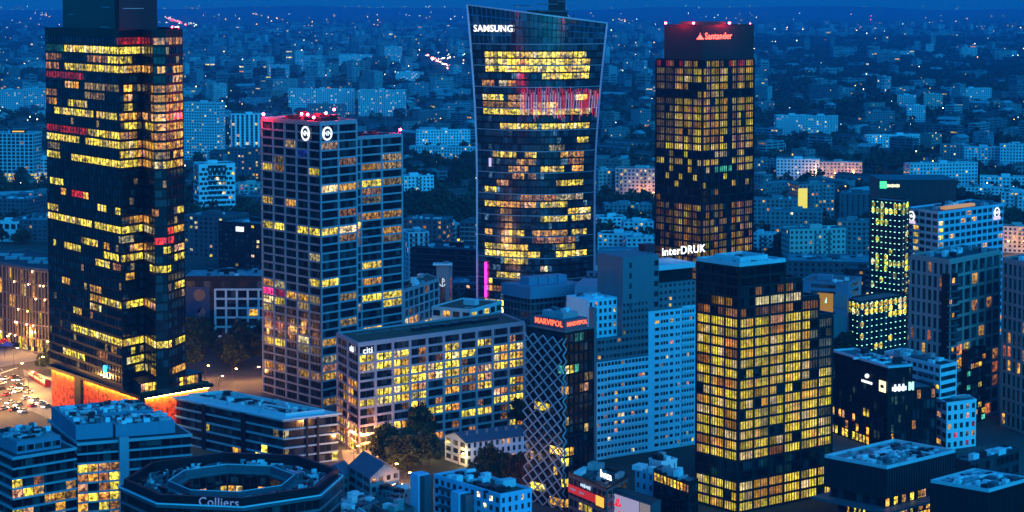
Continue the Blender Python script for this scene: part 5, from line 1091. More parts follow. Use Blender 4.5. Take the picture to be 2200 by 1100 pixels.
t, pl, h = B_('poster_building', 'pale building with an amber poster and a mural behind the stepped tower', 'building', 1715, 1820, 612, 760, PLB, 26, 10, 0, bw=200, D=930, units=6); d = dirof(pl[0], pl[1]); p = wallpt(pl[0], pl[1], .55, zat(654, 930), .3); piece('poster', p, d, 7.6, .3, 9.5, glow('amber_poster', (.62, .26, .02), .22), t); p = wallpt(pl[0], pl[1], .86, zat(648, 930), .3); piece('mural', p, d, 6.5, .3, 6.5, paint('mural_grey', (.25, .28, .28), .7, 0, .6, 1.5, False), t); p = wallpt(pl[0], pl[1], .83, zat(706, 930), .3); piece('teal_panel', p, d, 6, .25, 13, paint('teal_panel', (.08, .30, .30), .7), t)
mk_ = wallpt(pl[0], pl[1], .56, zat(648, 930), .5); MB().beam((mk_.x, mk_.y, mk_.z - 1.2), (mk_.x + .4, mk_.y, mk_.z + 1.4), 1.0, n=6, w2=.3).build('poster_mark', MAT['pale_green_sign'], t)
# near backdrop on the right
for k, (x0, x1, yt, yb, w, tl, lab) in enumerate(((1862, 2018, 290, 316, WHITE, -10, 'long low white slab among trees on the right'), (1668, 1760, 344, 392, WHITE, 8, 'white long slab right of the dark office tower, left half'), (1752, 1852, 350, 392, PNKR, 6, 'pinkish slab lit by orange street lamps right of the dark office tower'), (1955, 2100, 350, 402, PALE, -18, 'long pale slab above the black roof box'), (2020, 2082, 312, 352, GRB, 5, 'grey-green block in a row of three on the right'), (2072, 2150, 318, 362, PALE, 6, 'pale block in the middle of a row of three on the right'), (2148, 2215, 312, 366, PALE, 6, 'pale block at the right edge of a row of three'), (2105, 2210, 382, 412, WHITE, 10, 'white low block at the right edge'), (2052, 2180, 405, 432, PALE, 10, 'pale long roofs right of the black roof box'), (1620, 1668, 345, 385, GRB, 4, 'grey block touching the dark office tower on its right'), (1948, 1988, 228, 262, PALE, 4, 'pale cube of flats on the right, upper one'), (1928, 1968, 205, 236, PALE, 4, 'pale cube of flats on the right, behind the upper one'), (1985, 2025, 203, 240, CRM, 4, 'cream cube of flats with a lit front on the right'), (2042, 2130, 190, 222, PALE, 5, 'long pale slab among trees near the right edge'), (1860, 1922, 240, 275, GRB, 5, 'grey block among trees on the right'), (1730, 1800, 250, 300, PALE, 6, 'pale flats among trees right of the dark office tower'), (1668, 1740, 248, 292, PALE, -6, 'pale stepped flats close to the dark office tower'), (2150, 2215, 415, 470, PALE, 8, 'pale block behind the hotel at the right edge'), (2145, 2215, 490, 545, CRM, 8, 'cream houses lit by orange lamps at the right edge'))):
    B_('slab_of_flats', lab, 'building', x0, x1, yt, yb, w, 13, tl, .10, bw=3.2, units=4)
# near backdrop in the middle
for k, (x0, x1, yt, yb, w, tl, lab) in enumerate(((620, 760, 192, 246, PALE, 8, 'long slab of flats behind the emblem tower, left of a pair'), (770, 870, 194, 250, PALE, 8, 'long slab of flats behind the emblem tower, right of a pair'), (895, 1010, 280, 322, WHITE, -8, 'white stepped slab left of the curved tower'), (868, 932, 378, 432, WHITE, -8, 'white villas in the trees right of the emblem tower'), (660, 740, 224, 262, GRB, 4, 'grey block just above the emblem tower roof'), (880, 1022, 318, 350, PALE, 22, 'long pale viaduct-like block right of the emblem tower'), (826, 862, 100, 140, PALE, 4, 'pale tower block far behind the emblem tower'), (634, 650, 110, 165, PALE, 3, 'narrow tall block far behind the emblem tower'), (850, 900, 155, 182, WHITE, 4, 'white block beside the far red-lit road'), (728, 800, 118, 142, WHITE, 4, 'white slab far behind the emblem tower'), (575, 620, 140, 172, PALE, 5, 'pale block left of the narrow tall one'), (505, 560, 330, 345, PALE, 3, 'flat pale roof left of the emblem tower'))):
    B_('slab_of_flats', lab, 'building', x0, x1, yt, yb, w, 13, tl, .10, bw=3.2, units=3)
for a_ in (poly, n_poly, n2, c_poly, g_poly, [yc, y_ends[-1], y_ends[-1] + back, yl], m_poly, bl, bm, ob, o1, hp, hq, fb, ot, mk, bb, db, bs, lo, wh, w2_, lr, pl, pp, kb, hp_, pod): occupy(a_)

# ------------------------------------------------------------------ far city: 230 blocks one by one, the rest as one mass
re_ = random.Random(201)
def nz(x, y):
    return math.sin(x * .0021 + 1.3) * math.cos(y * .0017 - .4) + .6 * math.sin(x * .0052 - y * .0038 + 2) + .4 * math.sin(x * .011 + y * .0093)
def region(px):
    return ('left of the dark glass tower' if px < 100 else 'left of the emblem tower' if px < 560 else 'left of the curved tower' if px < 1000 else 'right of the curved tower' if px < 1420 else 'on the right')
def free(x, y, r):
    return all((x - a) ** 2 + (y - b) ** 2 > (r + c) ** 2 for a, b, c in OCC)
cand = []
for (x0, y0), (x1, y1), r in (((905, 118), (1000, 168), 70), ((350, 36), (405, 56), 160)):      # broad lit roads stay clear of blocks
    for k in range(13): p = at(x0 + (x1 - x0) * k / 12, y0 + (y1 - y0) * k / 12 + 2); OCC.append((p.x, p.y, r))
for k in range(14000):
    px = re_.uniform(-60, 2260); py = 28 + 420 * re_.random() ** 1.9; p = at(px, py); D = p.y
    if D > 15000 or D < 1500: continue
    g = nz(p.x, p.y)
    right = px > 1620
    dens = .62 if py < 150 else .45
    if right and 82 < py < 104: dens = .04
    if right and 104 <= py <= 130: dens = .25
    if right and 130 < py < 200: dens = .10
    if right and py >= 200: dens = .24
    if 400 < px < 1000 and 60 < py < 150: dens = .9
    if px < 100 and py < 180: dens = .3
    if 100 < px < 390 or 1425 < px < 1610 or 1010 < px < 1290: dens *= .12
    if g < -.35 and py > 100: dens *= .25
    if re_.random() > dens: continue
    ty = re_.random()
    if D > 3200: w, dp, h = ((re_.uniform(40, 90), 12, re_.choice([12, 16, 16, 30])) if ty < .5 else (re_.uniform(18, 26), 16, re_.choice([24, 33, 44])) if ty < .66 else (re_.uniform(16, 50), 18, re_.uniform(6, 11)))
    else: w, dp, h = ((re_.uniform(30, 60), 12, re_.choice([11, 13, 16])) if ty < .38 else (re_.uniform(16, 22), 16, re_.choice([20, 26])) if ty < .44 else (re_.uniform(12, 30), 12, re_.uniform(7, 12)))
    r = max(w, dp) * (.62 if D > 3200 else .7)
    if not free(p.x, p.y, r): continue
    OCC.append((p.x, p.y, r * .8)); cand.append((F / D * F / D * w * h, p.x, p.y, w, dp, h, (.35 + .5 * math.sin(p.x * .0007 + p.y * .0004) + re_.gauss(0, .06) + (math.pi / 2 if re_.random() < .35 else 0)), re_.choice([0, 0, 1, 2, 2, 3, 4, 4, 5]), px, py))
    if len(cand) > 1700: break
cand.sort(key=lambda c: -c[0])
def far_faces(mb, P, x, y, w, dp, h, rz, rng, D):
    pitched = h < 12 and dp < 20 and D < 5000
    d = Vector((math.cos(rz), math.sin(rz))); n = Vector((-d.y, d.x)); c = Vector((x, y)); pl = [c - d * w / 2 - n * dp / 2, c + d * w / 2 - n * dp / 2, c + d * w / 2 + n * dp / 2, c - d * w / 2 + n * dp / 2]
    k0 = len(mb.f); mb.prism(pl, 0, h); mb.m[k0 + 1] = rng.choice([6, 7, 7, 8]); st_ = rng.choice(['dots', 'strip', 'strip', 'sparse', 'gable'])
    if pitched:   # low houses carry a ridge roof
        e0 = [Vector((v.x, v.y, h)) for v in inset(pl, -.4)]; r0, r1 = (e0[0] + e0[3]) / 2 + Vector((0, 0, 3.4)), (e0[1] + e0[2]) / 2 + Vector((0, 0, 3.4)); mb.add(e0 + [r0, r1], [(0, 1, 5, 4), (2, 3, 4, 5), (0, 4, 3), (1, 2, 5)], rng.choice([6, 8, 8, 7]))
    q = c + d * rng.uniform(-.3, .3) * w; pitched or mb.box((q.x, q.y, h + 1.2), d, min(7, w * .3), 5, 2.4)
    k = 1.0 if D < 3500 else (1.6 if D < 6500 else 2.6)
    for e in range(4):
        A, B = pl[e], pl[(e + 1) % 4]; m = (A + B) / 2; nn = Vector(((B - A).y, -(B - A).x))
        if nn.dot(-m) <= 0: continue
        fh = 3.0 * k; nf = max(1, int(h / fh)); nb = max(1, round((B - A).length / (3.4 * k))); sk = .0 if D < 3200 else .3 if D < 5000 else .55
        if st_ == 'gable' and e % 2: continue
        if st_ == 'strip': nb = max(1, nb // 3)
        if st_ == 'sparse': sk = max(sk, .45)
        wall_panes(P, A, B, 0, h / nf, nf, nb, prob_lit(.05 if D < 5000 else .045, [ORA, YEL, WHI, YEL], rng, .9 if D < 4000 else 1.5), .3, .22, (B - A).length / nb * (.2 if st_ == 'strip' else .5), .15, skip=(lambda i, j: rng.random() < sk) if sk else None)
    return pl
tone = ['pale', 'white', 'grey', 'cream', 'pale', 'pale blue']
mass = {}
nind = 0
for c in cand:
    a_, x, y, w, dp, h, rz, wi, px, py = c
    if nind < 230:
        nind += 1; ty = 'long slab of flats' if w > 44 else ('tall point block' if h > 23 else 'small house block')
        band = 'in near-haze' if y < 3000 else ('in mid-haze' if y < 5500 else 'in far-haze')
        lab = tone[wi] + ' ' + ty + ' ' + band + ', ' + region(px); nm = {'l': 'far_slab_block', 't': 'far_point_block', 's': 'far_house_block'}[ty[0]]
        t = thing(nm, lab, 'building', (x, y, 0), lab); mb = MB(); P = Panes(t, GLF, most=0); far_faces(mb, P, x, y, w, dp, h, rz, re_, y); mb.m = [v or wi for v in mb.m]; mb.build('wall', WALLS, t); P.finish()
        if y < 3500:
            d = Vector((math.cos(rz), math.sin(rz))); n = Vector((-d.y, d.x)); q = Vector((x, y)); pl = [q - d * w / 2 - n * dp / 2, q + d * w / 2 - n * dp / 2, q + d * w / 2 + n * dp / 2, q - d * w / 2 + n * dp / 2]
            MB().ring(inset(pl, -.2), inset(pl, .8), h, h + .8).build('parapet', WALLS[wi], t)
    else:
        if wi not in mass: mass[wi] = MB()
        if 'P' not in mass: mass['P'] = 1; FP = []
        FP.append(c)
mbm = MB();
BASE['far_city_tmp'] = (0, 0, 0)
class _R: name = 'far_city_tmp'
PM = Panes(_R, GLF, most=0)
for a_, x, y, w, dp, h, rz, wi, px, py in FP:
    k0 = len(mbm.f); far_faces(mbm, PM, x, y, w, dp, h, rz, re_, y)
    for q in range(k0, len(mbm.f)): mbm.m[q] = mbm.m[q] or wi
fc = mbm.build('far_city', WALLS); fc['kind'] = 'stuff'; fc['label'] = 'countless far blocks of flats fading into blue haze'
wm = bpy.data.objects.new('windows', PM._mesh(PM.q, (0, 0, 0), False)); COL.objects.link(wm); wm.parent = fc; wm['kind'] = 'stuff'

# ------------------------------------------------------------------ far street lights, tiny in the photograph
def lights(name, label, spots, mats):
    mb = MB()
    for x, y, z, r, mi in spots: mb.add([(x + r, y, z), (x - r, y, z), (x, y + r, z), (x, y - r, z), (x, y, z + r), (x, y, z - r)], [(0, 2, 4), (2, 1, 4), (1, 3, 4), (3, 0, 4), (2, 0, 5), (1, 2, 5), (3, 1, 5), (0, 3, 5)], mi)
    o = mb.build(name, mats); o['kind'] = 'stuff'; o['label'] = label
LM = [glow('lamp_amber', (1, .50, .12), 3.2), glow('lamp_white', (1, .85, .6), 3.2), glow('lamp_green_white', (.7, 1, .5), 3.0), glow('lamp_red', (1, .04, .08), 4.0), glow('lamp_blue_white', (.5, .8, 1.0), 2.6)]
sp = []
for k in range(1500):
    px = re_.uniform(-20, 2220); py = 14 + 420 * re_.random() ** 1.8; p = at(px, py)
    if p.y < 1350: continue
    if nz(p.x * 1.6, p.y * .8) < -.1 and re_.random() < .75: continue
    if px > 1620 and re_.random() < .45: continue
    sp.append((p.x, p.y, re_.uniform(6, 14), p.y * re_.choice([.00016, .0002, .00024, .00034]), re_.choices(range(5), (5, 6, 2, .25, 2))[0]))
for (x0, y0), (x1, y1), n, ms in (((915, 122), (985, 158), 60, (3, 1, 1)), ((960, 150), (1000, 168), 40, (1, 3, 0)), ((355, 38), (402, 55), 45, (3, 1, 3)), ((860, 108), (1000, 118), 16, (1, 2)), ((935, 130), (975, 128), 14, (1, 1)), ((400, 50), (440, 62), 14, (1, 2)), ((1330, 425), (1400, 445), 8, (0, 0)), ((1745, 378), (1840, 380), 16, (0, 0)), ((1640, 62), (1880, 66), 26, (1, 4)), ((2100, 58), (2200, 62), 12, (4, 1)), ((500, 20), (620, 48), 20, (1, 0)), ((70, 28), (110, 36), 14, (0, 1)), ((1300, 42), (1410, 50), 10, (1, 0))):
    for k in range(n):
        u = re_.random(); p = at(x0 + (x1 - x0) * u + re_.gauss(0, 2), y0 + (y1 - y0) * u + re_.gauss(0, 1.2)); sp.append((p.x, p.y, 6, p.y * re_.choice([.0002, .0003, .0004] if n > 30 else [.0002, .0003]), re_.choice(ms)))
lights('city_lights', 'scattered street and window lights of the far city', sp, LM)

# ------------------------------------------------------------------ far woods
def leaf_mat(name, col):
    m, t, p = _nodes(name); N, L = t.nodes, t.links; g = N.new('ShaderNodeNewGeometry')
    n = N.new('ShaderNodeTexNoise'); n.inputs['Scale'].default_value = .25; n.inputs['Detail'].default_value = 4; L.new(g.outputs['Position'], n.inputs[0])
    r = N.new('ShaderNodeValToRGB'); r.color_ramp.elements[0].position = .35; r.color_ramp.elements[0].color = (*[c * .55 for c in col], 1); r.color_ramp.elements[1].position = .65; r.color_ramp.elements[1].color = (*[c * 1.35 for c in col], 1)
    L.new(n.outputs[0], r.inputs[0]); L.new(r.outputs[0], p.inputs['Base Color']); p.inputs['Roughness'].default_value = .7; p.inputs['Specular IOR Level'].default_value = .2; MAT[name] = m; return m
LEAF = leaf_mat('leaves', (.045, .06, .022)); LEAF2 = leaf_mat('leaves_dark', (.035, .05, .022)); BARK = paint('bark', (.06, .045, .035), .9, 0, .4, 2)
nr = np.random.default_rng(5)
def woods(name, label, spots, leaf):
    V, Q = [], []
    for x, y, r, h, n in spots:
        u = nr.normal(size=(n, 3)); u /= np.linalg.norm(u, axis=1)[:, None]; u *= (nr.random((n, 1)) ** .4); u[:, 2] = np.abs(u[:, 2]) * 1.0
        lob = 1 + .3 * np.sin(3 * np.arctan2(u[:, 1], u[:, 0]) + nr.random() * 6)
        c = np.stack([x + u[:, 0] * r * lob, y + u[:, 1] * r * lob, h * .25 + u[:, 2] * h * .75], 1)
        a = nr.normal(size=(n, 3)); a /= np.linalg.norm(a, axis=1)[:, None]; b = np.cross(a, nr.normal(size=(n, 3))); b /= np.linalg.norm(b, axis=1)[:, None]
        s = (leaf * r * (.5 + nr.random((n, 1))))
        V.append(np.stack([c - a * s - b * s, c + a * s - b * s, c + a * s + b * s, c - a * s + b * s], 1).reshape(-1, 3))
    V = np.concatenate(V); nf = len(V) // 4; me = bpy.data.meshes.new(name); me.vertices.add(len(V)); me.vertices.foreach_set('co', V.ravel()); me.loops.add(nf * 4); me.loops.foreach_set('vertex_index', np.arange(nf * 4)); me.polygons.add(nf); me.polygons.foreach_set('loop_start', np.arange(0, nf * 4, 4)); me.update(); me.materials.append(LEAF2)
    o = bpy.data.objects.new(name, me); COL.objects.link(o); o['kind'] = 'stuff'; o['label'] = label
sw = []
for k in range(34000):
    px = re_.uniform(-40, 2240); py = 26 + 500 * re_.random() ** 1.7; p = at(px, py); D = p.y
    if D < 1250 or D > 16000: continue
    right = px > 1620; g = nz(p.x * 1.3 + 300, p.y)
    pr = .5 if g > 0 else .22
    if right and (82 < py < 105 or 125 < py < 205): pr = .95
    if px < 100 and (45 < py < 190 or 240 < py < 285): pr = .95
    if 560 < px < 1000 and 160 < py < 192: pr = .85
    if 860 < px < 1025 and 340 < py < 470: pr = .9
    if 400 < px < 560 and (70 < py < 90 or 165 < py < 215): pr = .8
    if 1290 < px < 1420 and (130 < py < 215 or 315 < py < 362 or 440 < py < 465): pr = .8
    if 100 < px < 390 or 1430 < px < 1600 or 1030 < px < 1280: pr *= .1
    if re_.random() > pr: continue
    sc_k = 1.0 if D < 3000 else (1.6 if D < 6000 else 3.0)
    if not free(p.x, p.y, 2.5): continue
    sw.append((p.x, p.y, re_.uniform(4.5, 8) * sc_k, re_.uniform(8, 15) * (1 if D < 6000 else 1.1), 70 if D < 2500 else (40 if D < 5000 else 22)))
woods('distant_woods', 'dark woods and street trees of the far city', sw, .17)

# ------------------------------------------------------------------ near streets, lamps, vehicles, trees
rz_ = random.Random(301)
def sheet(name, pts, z, mat): 
    o = MB().add([(p.x, p.y, z) for p in pts], [tuple(range(len(pts)))]).build(name, mat); o['kind'] = 'structure'; return o
def slab_(name, pts, h, mat): o = MB().prism([p.xy for p in pts], 0, h).build(name, mat); o['kind'] = 'structure'; return o
sheet('road', [at(-120, 960), at(140, 930), at(118, 770), at(70, 742), at(-120, 735)], .02, ASPH)
sheet('road', [at(400, 842), at(700, 872), at(700, 815), at(400, 795)], .02, ASPH)
sheet('road', [at(690, 1010), at(730, 1110), at(905, 1110), at(880, 1000), at(800, 965), at(735, 962)], .02, ASPH)
sheet('road', [at(1050, 1010), at(1090, 1110), at(1240, 1110), at(1150, 960), at(1090, 980)], .02, ASPH)
sheet('road', [at(2070, 962), at(2230, 940), at(2230, 905), at(2070, 925)], .02, ASPH)
slab_('pavement', [at(60, 880), at(112, 905), at(112, 812), at(50, 795)], .14, PAVE); slab_('pavement', [at(-120, 800), at(-20, 792), at(95, 772), at(60, 752), at(-120, 742)], .14, PAVE)
slab_('pavement', [at(738, 1000), at(830, 985), at(800, 965), at(735, 968)], .14, PAVE)
mk_l = MB()
for k in range(12):
    for px0, px1 in ((-60, 20), (-20, 62)):
        a, b = at(px0 + (px1 - px0) * k / 12 * .2 + 8 * k * .2, 905 - k * 12), at(px0 + 3 + k * 2, 905 - k * 12 - 6); d = (b - a).normalized(); n = Vector((-d.y, d.x, 0)) * .12; mk_l.add([(p.x, p.y, .03) for p in (a - n, b - n, b + n, a + n)], [(0, 1, 2, 3)])
o = mk_l.build('road_markings', LINE); o['kind'] = 'structure'
LAMPM = glow('sodium_lamp', (1, .45, .10), 40)
def lamp_post(p, label, group, power, h=9, col=(1, .42, .10), rz=0):
    t = thing('street_lamp', label, 'street lamp', (p.x, p.y, 0), group)
    MB().beam((p.x, p.y, 0), (p.x, p.y, h), .2, n=6, w2=.12).build('pole', DKM, t); a = math.cos(rz), math.sin(rz); MB().beam((p.x, p.y, h), (p.x + a[0] * 1.6, p.y + a[1] * 1.6, h + .3), .1).build('arm', DKM, t)
    piece('lamp_head', (p.x + a[0] * 1.7, p.y + a[1] * 1.7, h + .25), a, .9, .35, .18, LAMPM, t)
    l = bpy.data.lights.new('lamp_light', 'POINT'); l.energy = power; l.color = col; l.shadow_soft_size = .3; lo_ = bpy.data.objects.new('lamp_light', l); COL.objects.link(lo_); lo_.parent = t; lo_.location = (a[0] * 1.7, a[1] * 1.7, h - .2)
LW = 3000
zb_ = MB()
for k in range(9):      # crossing stripes
    a = at(64 + k * 4.2, 884 - k * 1.2); zb_.box((a.x, a.y, .03), (.5, .86), 3.2, .5, .006)
for k in range(8): a = at(2 + k * 4.4, 802 - k * 1.5); zb_.box((a.x, a.y, .03), (.6, .8), 3.2, .5, .006)
o = zb_.build('crossing_markings', LINE); o['kind'] = 'structure'
tk = MB()
for off in (0, 5, 16, 21):      # tram rails
    a, b = at(40 + off, 788), at(118 + off, 842); a.z = b.z = .05; tk.beam(a, b, .09)
o = tk.build('tram_track', DKM); o['kind'] = 'structure'
for k, (px, py) in enumerate(((-30, 890), (20, 868), (62, 850), (-20, 842), (40, 830), (85, 815), (-30, 805), (30, 795), (95, 780), (10, 768), (60, 758))): lamp_post(at(px, py), 'street lamp over the busy lit street at the left edge', 'lamps of the left street', LW * (3.2 if k < 6 else 1.4), 10, (1, .47, .11))
for px, py in ((440, 815), (500, 822), (548, 818), (590, 835), (470, 838)): lamp_post(at(px, py), 'street lamp on the orange lit street between the two left towers', 'lamps between the left towers', LW * 1.0, 6)
for px, py in ((745, 968), (780, 975), (815, 982), (842, 1040), (870, 1060), (760, 1000), (855, 1085)): lamp_post(at(px, py), 'street lamp on the orange lit street below the long grid-front slab', 'lamps below the grid-front slab', LW * 1.5, 7)
for px, py in ((1112, 1022), (1118, 1040), (1140, 1075), (1130, 1060)): lamp_post(at(px, py), 'street lamp on the reddish street beside the lattice tower', 'lamps beside the lattice tower', LW * .35, 7, (1, .22, .06))
for px, py in ((1335, 432), (1375, 438), (1400, 440), (1360, 428)): lamp_post(at(px, py), 'street lamp before the orange lit tenements right of the curved tower', 'lamps before the tenements', LW * .9, 10)
for px, py in ((1750, 394), (1790, 395), (1830, 394)): lamp_post(at(px, py), 'street lamp before the pinkish slab on the right', 'lamps before the pinkish slab', LW * .9, 10)
for px, py in ((2160, 548), (2195, 548)): lamp_post(at(px, py), 'street lamp before the cream houses at the right edge', 'lamps at the right edge', LW * .7, 9)
for px, py in ((910, 985), (985, 1005)): lamp_post(at(px, py), 'yellow lamp by the white tenement among the trees', 'lamps by the white tenement', LW * .25, 5, (1, .7, .2))

# cars
def make_car(col, name):
    t = thing('car', 'x', 'car', (0, 0, 0)); m = paint('car_' + name, col, .3, .3, .1, 1, False, .6); mb = MB()
    pr = [(-2.1, .35), (2.1, .35), (2.15, .75), (1.2, .92), (-1.5, .95), (-2.15, .85)]; n = len(pr); vs = [(x, -.85, z) for x, z in pr] + [(x, .85, z) for x, z in pr]
    mb.add(vs, [tuple(range(n)), tuple(range(2 * n - 1, n - 1, -1))] + [((i + 1) % n, i, n + i, n + (i + 1) % n) for i in range(n)]); mb.build('body', m, t)
    pr = [(-1.6, .94), (1.1, .92), (.5, 1.42), (-1.1, 1.45)]; n = 4; vs = [(x, -.72 if z < 1 else -.6, z) for x, z in pr] + [(x, .72 if z < 1 else .6, z) for x, z in pr]
    MB().add(vs, [(0, 1, 2, 3), (7, 6, 5, 4)] + [((i + 1) % n, i, n + i, n + (i + 1) % n) for i in range(n)]).build('cabin', BLK, t); piece('car_roof', (-.3, 0, 1.47), (1, 0), 1.5, 1.15, .05, m, t)
    for x in (-1.35, 1.35):
        for y in (-.78, .78): MB().beam((x, y - .12, .33), (x, y + .12, .33), .66, n=10).build('wheel', BLK, t)
    for y in (-.6, .6): piece('headlight', (2.13, y, .68), (1, 0), .12, .34, .18, glow('headlight', (1, .9, .7), 30), t); piece('tail_light', (-2.15, y, .75), (1, 0), .1, .3, .16, glow('tail_light', (1, .02, .01), 12), t)
    return t
def copy_tree(o, parent=None):
    c = o.copy(); COL.objects.link(c); c.parent = parent
    for ch in list(o.children): copy_tree(ch, c)
    return c
protos = [make_car(c, n) for c, n in (((.75, .75, .74), 'white'), ((.05, .05, .055), 'black'), ((.35, .36, .38), 'silver'), ((.35, .02, .02), 'red'))]
cn = ['white', 'black', 'silver', 'red']; used = set()
for k, (px, py, ci, a) in enumerate(((4, 826, 0, 60), (38, 830, 1, 60), (52, 836, 2, 240), (38, 843, 0, 240), (55, 858, 0, 60), (40, 872, 2, 240), (30, 882, 1, 60), (100, 876, 2, 240), (75, 862, 0, 240), (15, 850, 3, 60), (62, 845, 0, 60), (22, 868, 0, 240), (8, 880, 2, 60), (-8, 862, 0, 240), (30, 812, 1, 60), (12, 816, 0, 240), (46, 818, 2, 240), (70, 874, 3, 60), (88, 868, 0, 60), (50, 886, 0, 240), (2, 838, 1, 240), (26, 838, 0, 60))):
    o = protos[ci] if ci not in used else copy_tree(protos[ci]); used.add(ci); p = at(px, py); o.location = (p.x, p.y, .03); o.rotation_euler[2] = math.radians(a)
    o['label'] = cn[ci] + ' car with lit lamps on the left street'; o['group'] = cn[ci] + ' cars on the left street'
# tram
p = at(84, 822); t = thing('tram', 'red tram standing on the lit street beside the glowing base', 'tram', (p.x, p.y, 0)); d = (at(108, 830) - at(58, 800)).normalized(); RT = paint('tram_red', (.20, .01, .01), .35)
for k in range(3):
    c = p + d * (k - 1) * 9.2; cg = piece('carriage', (c.x, c.y, 1.9), d, 8.8, 2.4, 2.9, RT, t); n = Vector((d.y, -d.x, 0))
    for j in range(4): q = c + d * (-3 + j * 2.0) + n * 1.22; piece('window', (q.x, q.y, 2.3), d, 1.6, .06, 1.1, glow('tram_window', (1, .6, .25), .6), cg)
    piece('roof_box', (c.x, c.y, 3.5), d, 5, 1.6, .3, SLATE, t)
    for s in (-2.6, 2.6): q = c + d * s; piece('bogie', (q.x, q.y, .3), d, 1.8, 2.0, .5, BLK, t)
for k, (px, py, c, nm) in enumerate(((8, 745, (.7, .02, .03), 'red'), (22, 742, (.45, .05, .4), 'purple'), (15, 752, (.02, .05, .4), 'blue'))):
    p = at(px, py); t = thing('market_tent', nm + ' peaked tent on the pavement below the fin-front building', 'tent', (p.x, p.y, 0), None); m = paint('tent_' + nm, c, .6)
    MB().add([(p.x - 3, p.y - 3, 2.4), (p.x + 3, p.y - 3, 2.4), (p.x + 3, p.y + 3, 2.4), (p.x - 3, p.y + 3, 2.4), (p.x, p.y, 4.4)], [(0, 1, 4), (1, 2, 4), (2, 3, 4), (3, 0, 4)]).build('canopy', m, t)
    for sx in (-2.8, 2.8):
        for sy in (-2.8, 2.8): piece('leg', (p.x + sx, p.y + sy, 1.25), (1, 0), .1, .1, 2.3, DKM, t)

# trees near enough to tell apart
def make_tree(seed, h, r, leafmat):
    q = random.Random(seed); t = thing('tree', 'x', 'tree'); mb = MB(); mb.beam((0, 0, 0), (.1, 0, h * .35), .42, n=7, w2=.28); tips = []
    for k in range(6):
        a = k * 1.05 + q.uniform(-.3, .3); b = Vector((r * .5 * math.cos(a), r * .5 * math.sin(a), h * q.uniform(.55, .8))); mb.beam((.1, 0, h * (.28 + .02 * k)), b, .2, n=5, w2=.07); tips.append(b)
    tips += [Vector((q.uniform(-.3, .3) * r, q.uniform(-.3, .3) * r, h * q.uniform(.7, .9))) for _ in range(4)] + [Vector((r * .75 * math.cos(k * .8), r * .75 * math.sin(k * .8), h * q.uniform(.4, .6))) for k in range(8)]
    mb.build('trunk', BARK, t); V, Fc = [], []
    g = np.random.default_rng(seed)
    for tp in tips:
        n = 75; u = g.normal(size=(n, 3)); u /= np.linalg.norm(u, axis=1)[:, None]; c = np.array(tp) + u * (r * .36) * g.random((n, 1)) ** .4
        a = g.normal(size=(n, 3)); a /= np.linalg.norm(a, axis=1)[:, None]; b = np.cross(a, g.normal(size=(n, 3))); b /= np.linalg.norm(b, axis=1)[:, None]; s = .30 + .32 * g.random((n, 1))
        k0 = len(V); V += np.stack([c - a * s - b * s * .6, c + a * s - b * s * .6, c + a * s + b * s * .6, c - a * s + b * s * .6], 1).reshape(-1, 3).tolist(); Fc += [(k0 + 4 * i, k0 + 4 * i + 1, k0 + 4 * i + 2, k0 + 4 * i + 3) for i in range(n)]
    me = bpy.data.meshes.new('crown'); me.from_pydata(V, [], Fc); me.materials.append(leafmat); o = bpy.data.objects.new('crown', me); COL.objects.link(o); o.parent = t; return t
tp = [make_tree(1, 12, 5.0, LEAF), make_tree(2, 14, 5.5, LEAF2), make_tree(3, 9, 4.2, LEAF)]; tused = set()
def plant(px, py, k, s, label, group, z=0):
    o = tp[k] if k not in tused else copy_tree(tp[k]); tused.add(k); p = at(px, py, z); o.location = (p.x, p.y, z); o.rotation_euler[2] = rz_.uniform(0, 6); o.scale = (s, s, s * rz_.uniform(.9, 1.1)); o['label'] = label; o['group'] = group
def grove(xs, ys, n, label, s0, s1, z=0):
    sp_ = sorted(((rz_.uniform(*xs), rz_.uniform(*ys)) for k in range(n)), key=lambda q: -q[1])
    for k, (x, y) in enumerate(sp_): plant(x, y, rz_.randrange(3), rz_.uniform(s0, s1), label + ('' if n <= 12 else ', ' + ('front', 'middle', 'back')[min(2, k * 3 // n)] + ' row'), label, z)
grove((815, 930), (955, 1018), 17, 'dark leafy tree in the grove before the long grid-front slab', .8, 1.15); grove((930, 1000), (915, 935), 6, 'tree between the grid-front slab and the white tenement', .8, 1.1); grove((1000, 1128), (905, 928), 8, 'tree in the row behind the white tenement', .7, 1.0); grove((1010, 1125), (1012, 1048), 9, 'tree between the white tenement and the light blue flats', .6, .9)
grove((402, 566), (748, 800), 22, 'tree in the dark grove between the two left towers', .9, 1.3); grove((300, 470), (730, 760), 5, 'tree behind the grove between the two left towers', .9, 1.2)
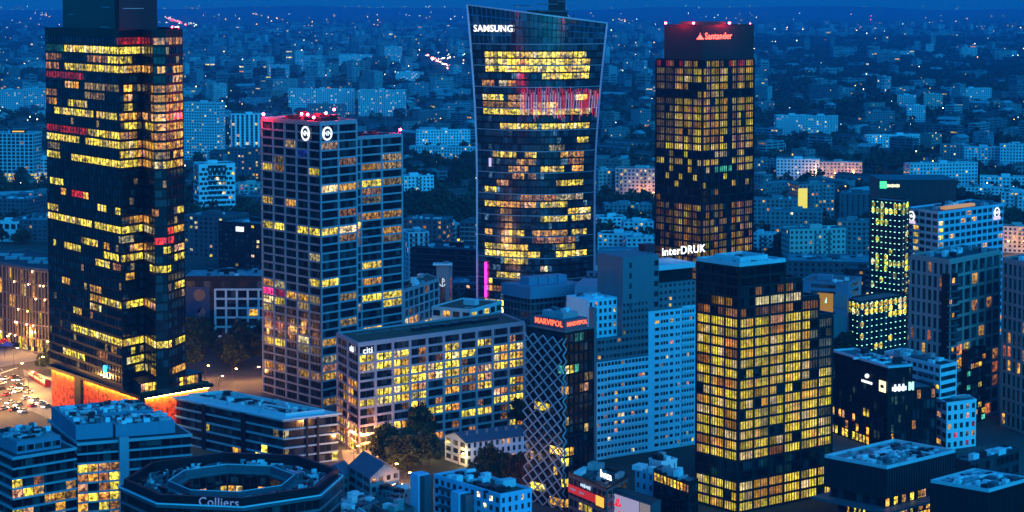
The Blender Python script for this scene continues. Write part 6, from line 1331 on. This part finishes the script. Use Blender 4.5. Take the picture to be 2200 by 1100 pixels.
grove((930, 1010), (655, 690), 8, 'tree near the anchor tower', .6, .9); grove((1785, 1830), (760, 800), 5, 'tree beside the stepped tower and the black sign office', .7, 1.0); grove((1640, 1700), (530, 580), 9, 'tree behind the roof of the stepped tower', 1.0, 1.5); grove((1560, 1640), (560, 590), 4, 'tree left of the cream tenement', .9, 1.2)
grove((90, 108), (782, 800), 3, 'small street tree between the lit street and the dark glass tower', .6, .8); grove((-10, 60), (395, 425), 8, 'tree below the gridded office at the left edge', 1.0, 1.4); grove((870, 1020), (340, 470), 26, 'tree in the park left of the curved tower', 1.2, 1.7); grove((1300, 1400), (440, 470), 8, 'tree by the orange lit tenements', 1.0, 1.4); grove((1790, 1880), (500, 560), 8, 'tree by the slate hall', 1.0, 1.4)

# ------------------------------------------------------------------ haze
HZ = MB().prism([(-32500, -32500), (32500, -32500), (32500, 32500), (-32500, 32500)], -3, 215)
m = bpy.data.materials.new('evening_haze'); m.use_nodes = True; t_ = m.node_tree; t_.nodes.clear()
o_ = t_.nodes.new('ShaderNodeOutputMaterial'); v_ = t_.nodes.new('ShaderNodeVolumePrincipled'); t_.links.new(v_.outputs[0], o_.inputs['Volume'])
v_.inputs['Color'].default_value = (.25, .37, .68, 1); v_.inputs['Density'].default_value = HAZE_D if 'HAZE_D' in globals() else .000085; v_.inputs['Anisotropy'].default_value = 0.0
hz = HZ.build('haze', m); hz['kind'] = 'stuff'; hz['label'] = 'blue evening haze over the whole city'

# ------------------------------------------------------------------ labels of alike things: tell them apart from left to right
ORD = 'first second third fourth fifth sixth seventh eighth ninth tenth eleventh twelfth thirteenth fourteenth fifteenth sixteenth seventeenth eighteenth'.split()
bylab = {}
for o in COL.objects:
    if o.parent is None and o.get('category') and o.get('label'): bylab.setdefault(o['label'], []).append(o)
for lab, os_ in bylab.items():
    if 2 <= len(os_) <= 18 and len(lab.split()) <= (14 if len(os_) == 2 else 13):
        os_.sort(key=lambda o: proj(o.location)[0])
        for k, o in enumerate(os_):
            o['group'] = o.get('group') or lab; o['label'] = lab + (', leftmost' if k == 0 else ', rightmost' if k == len(os_) - 1 else ', %s from left' % ORD[k])
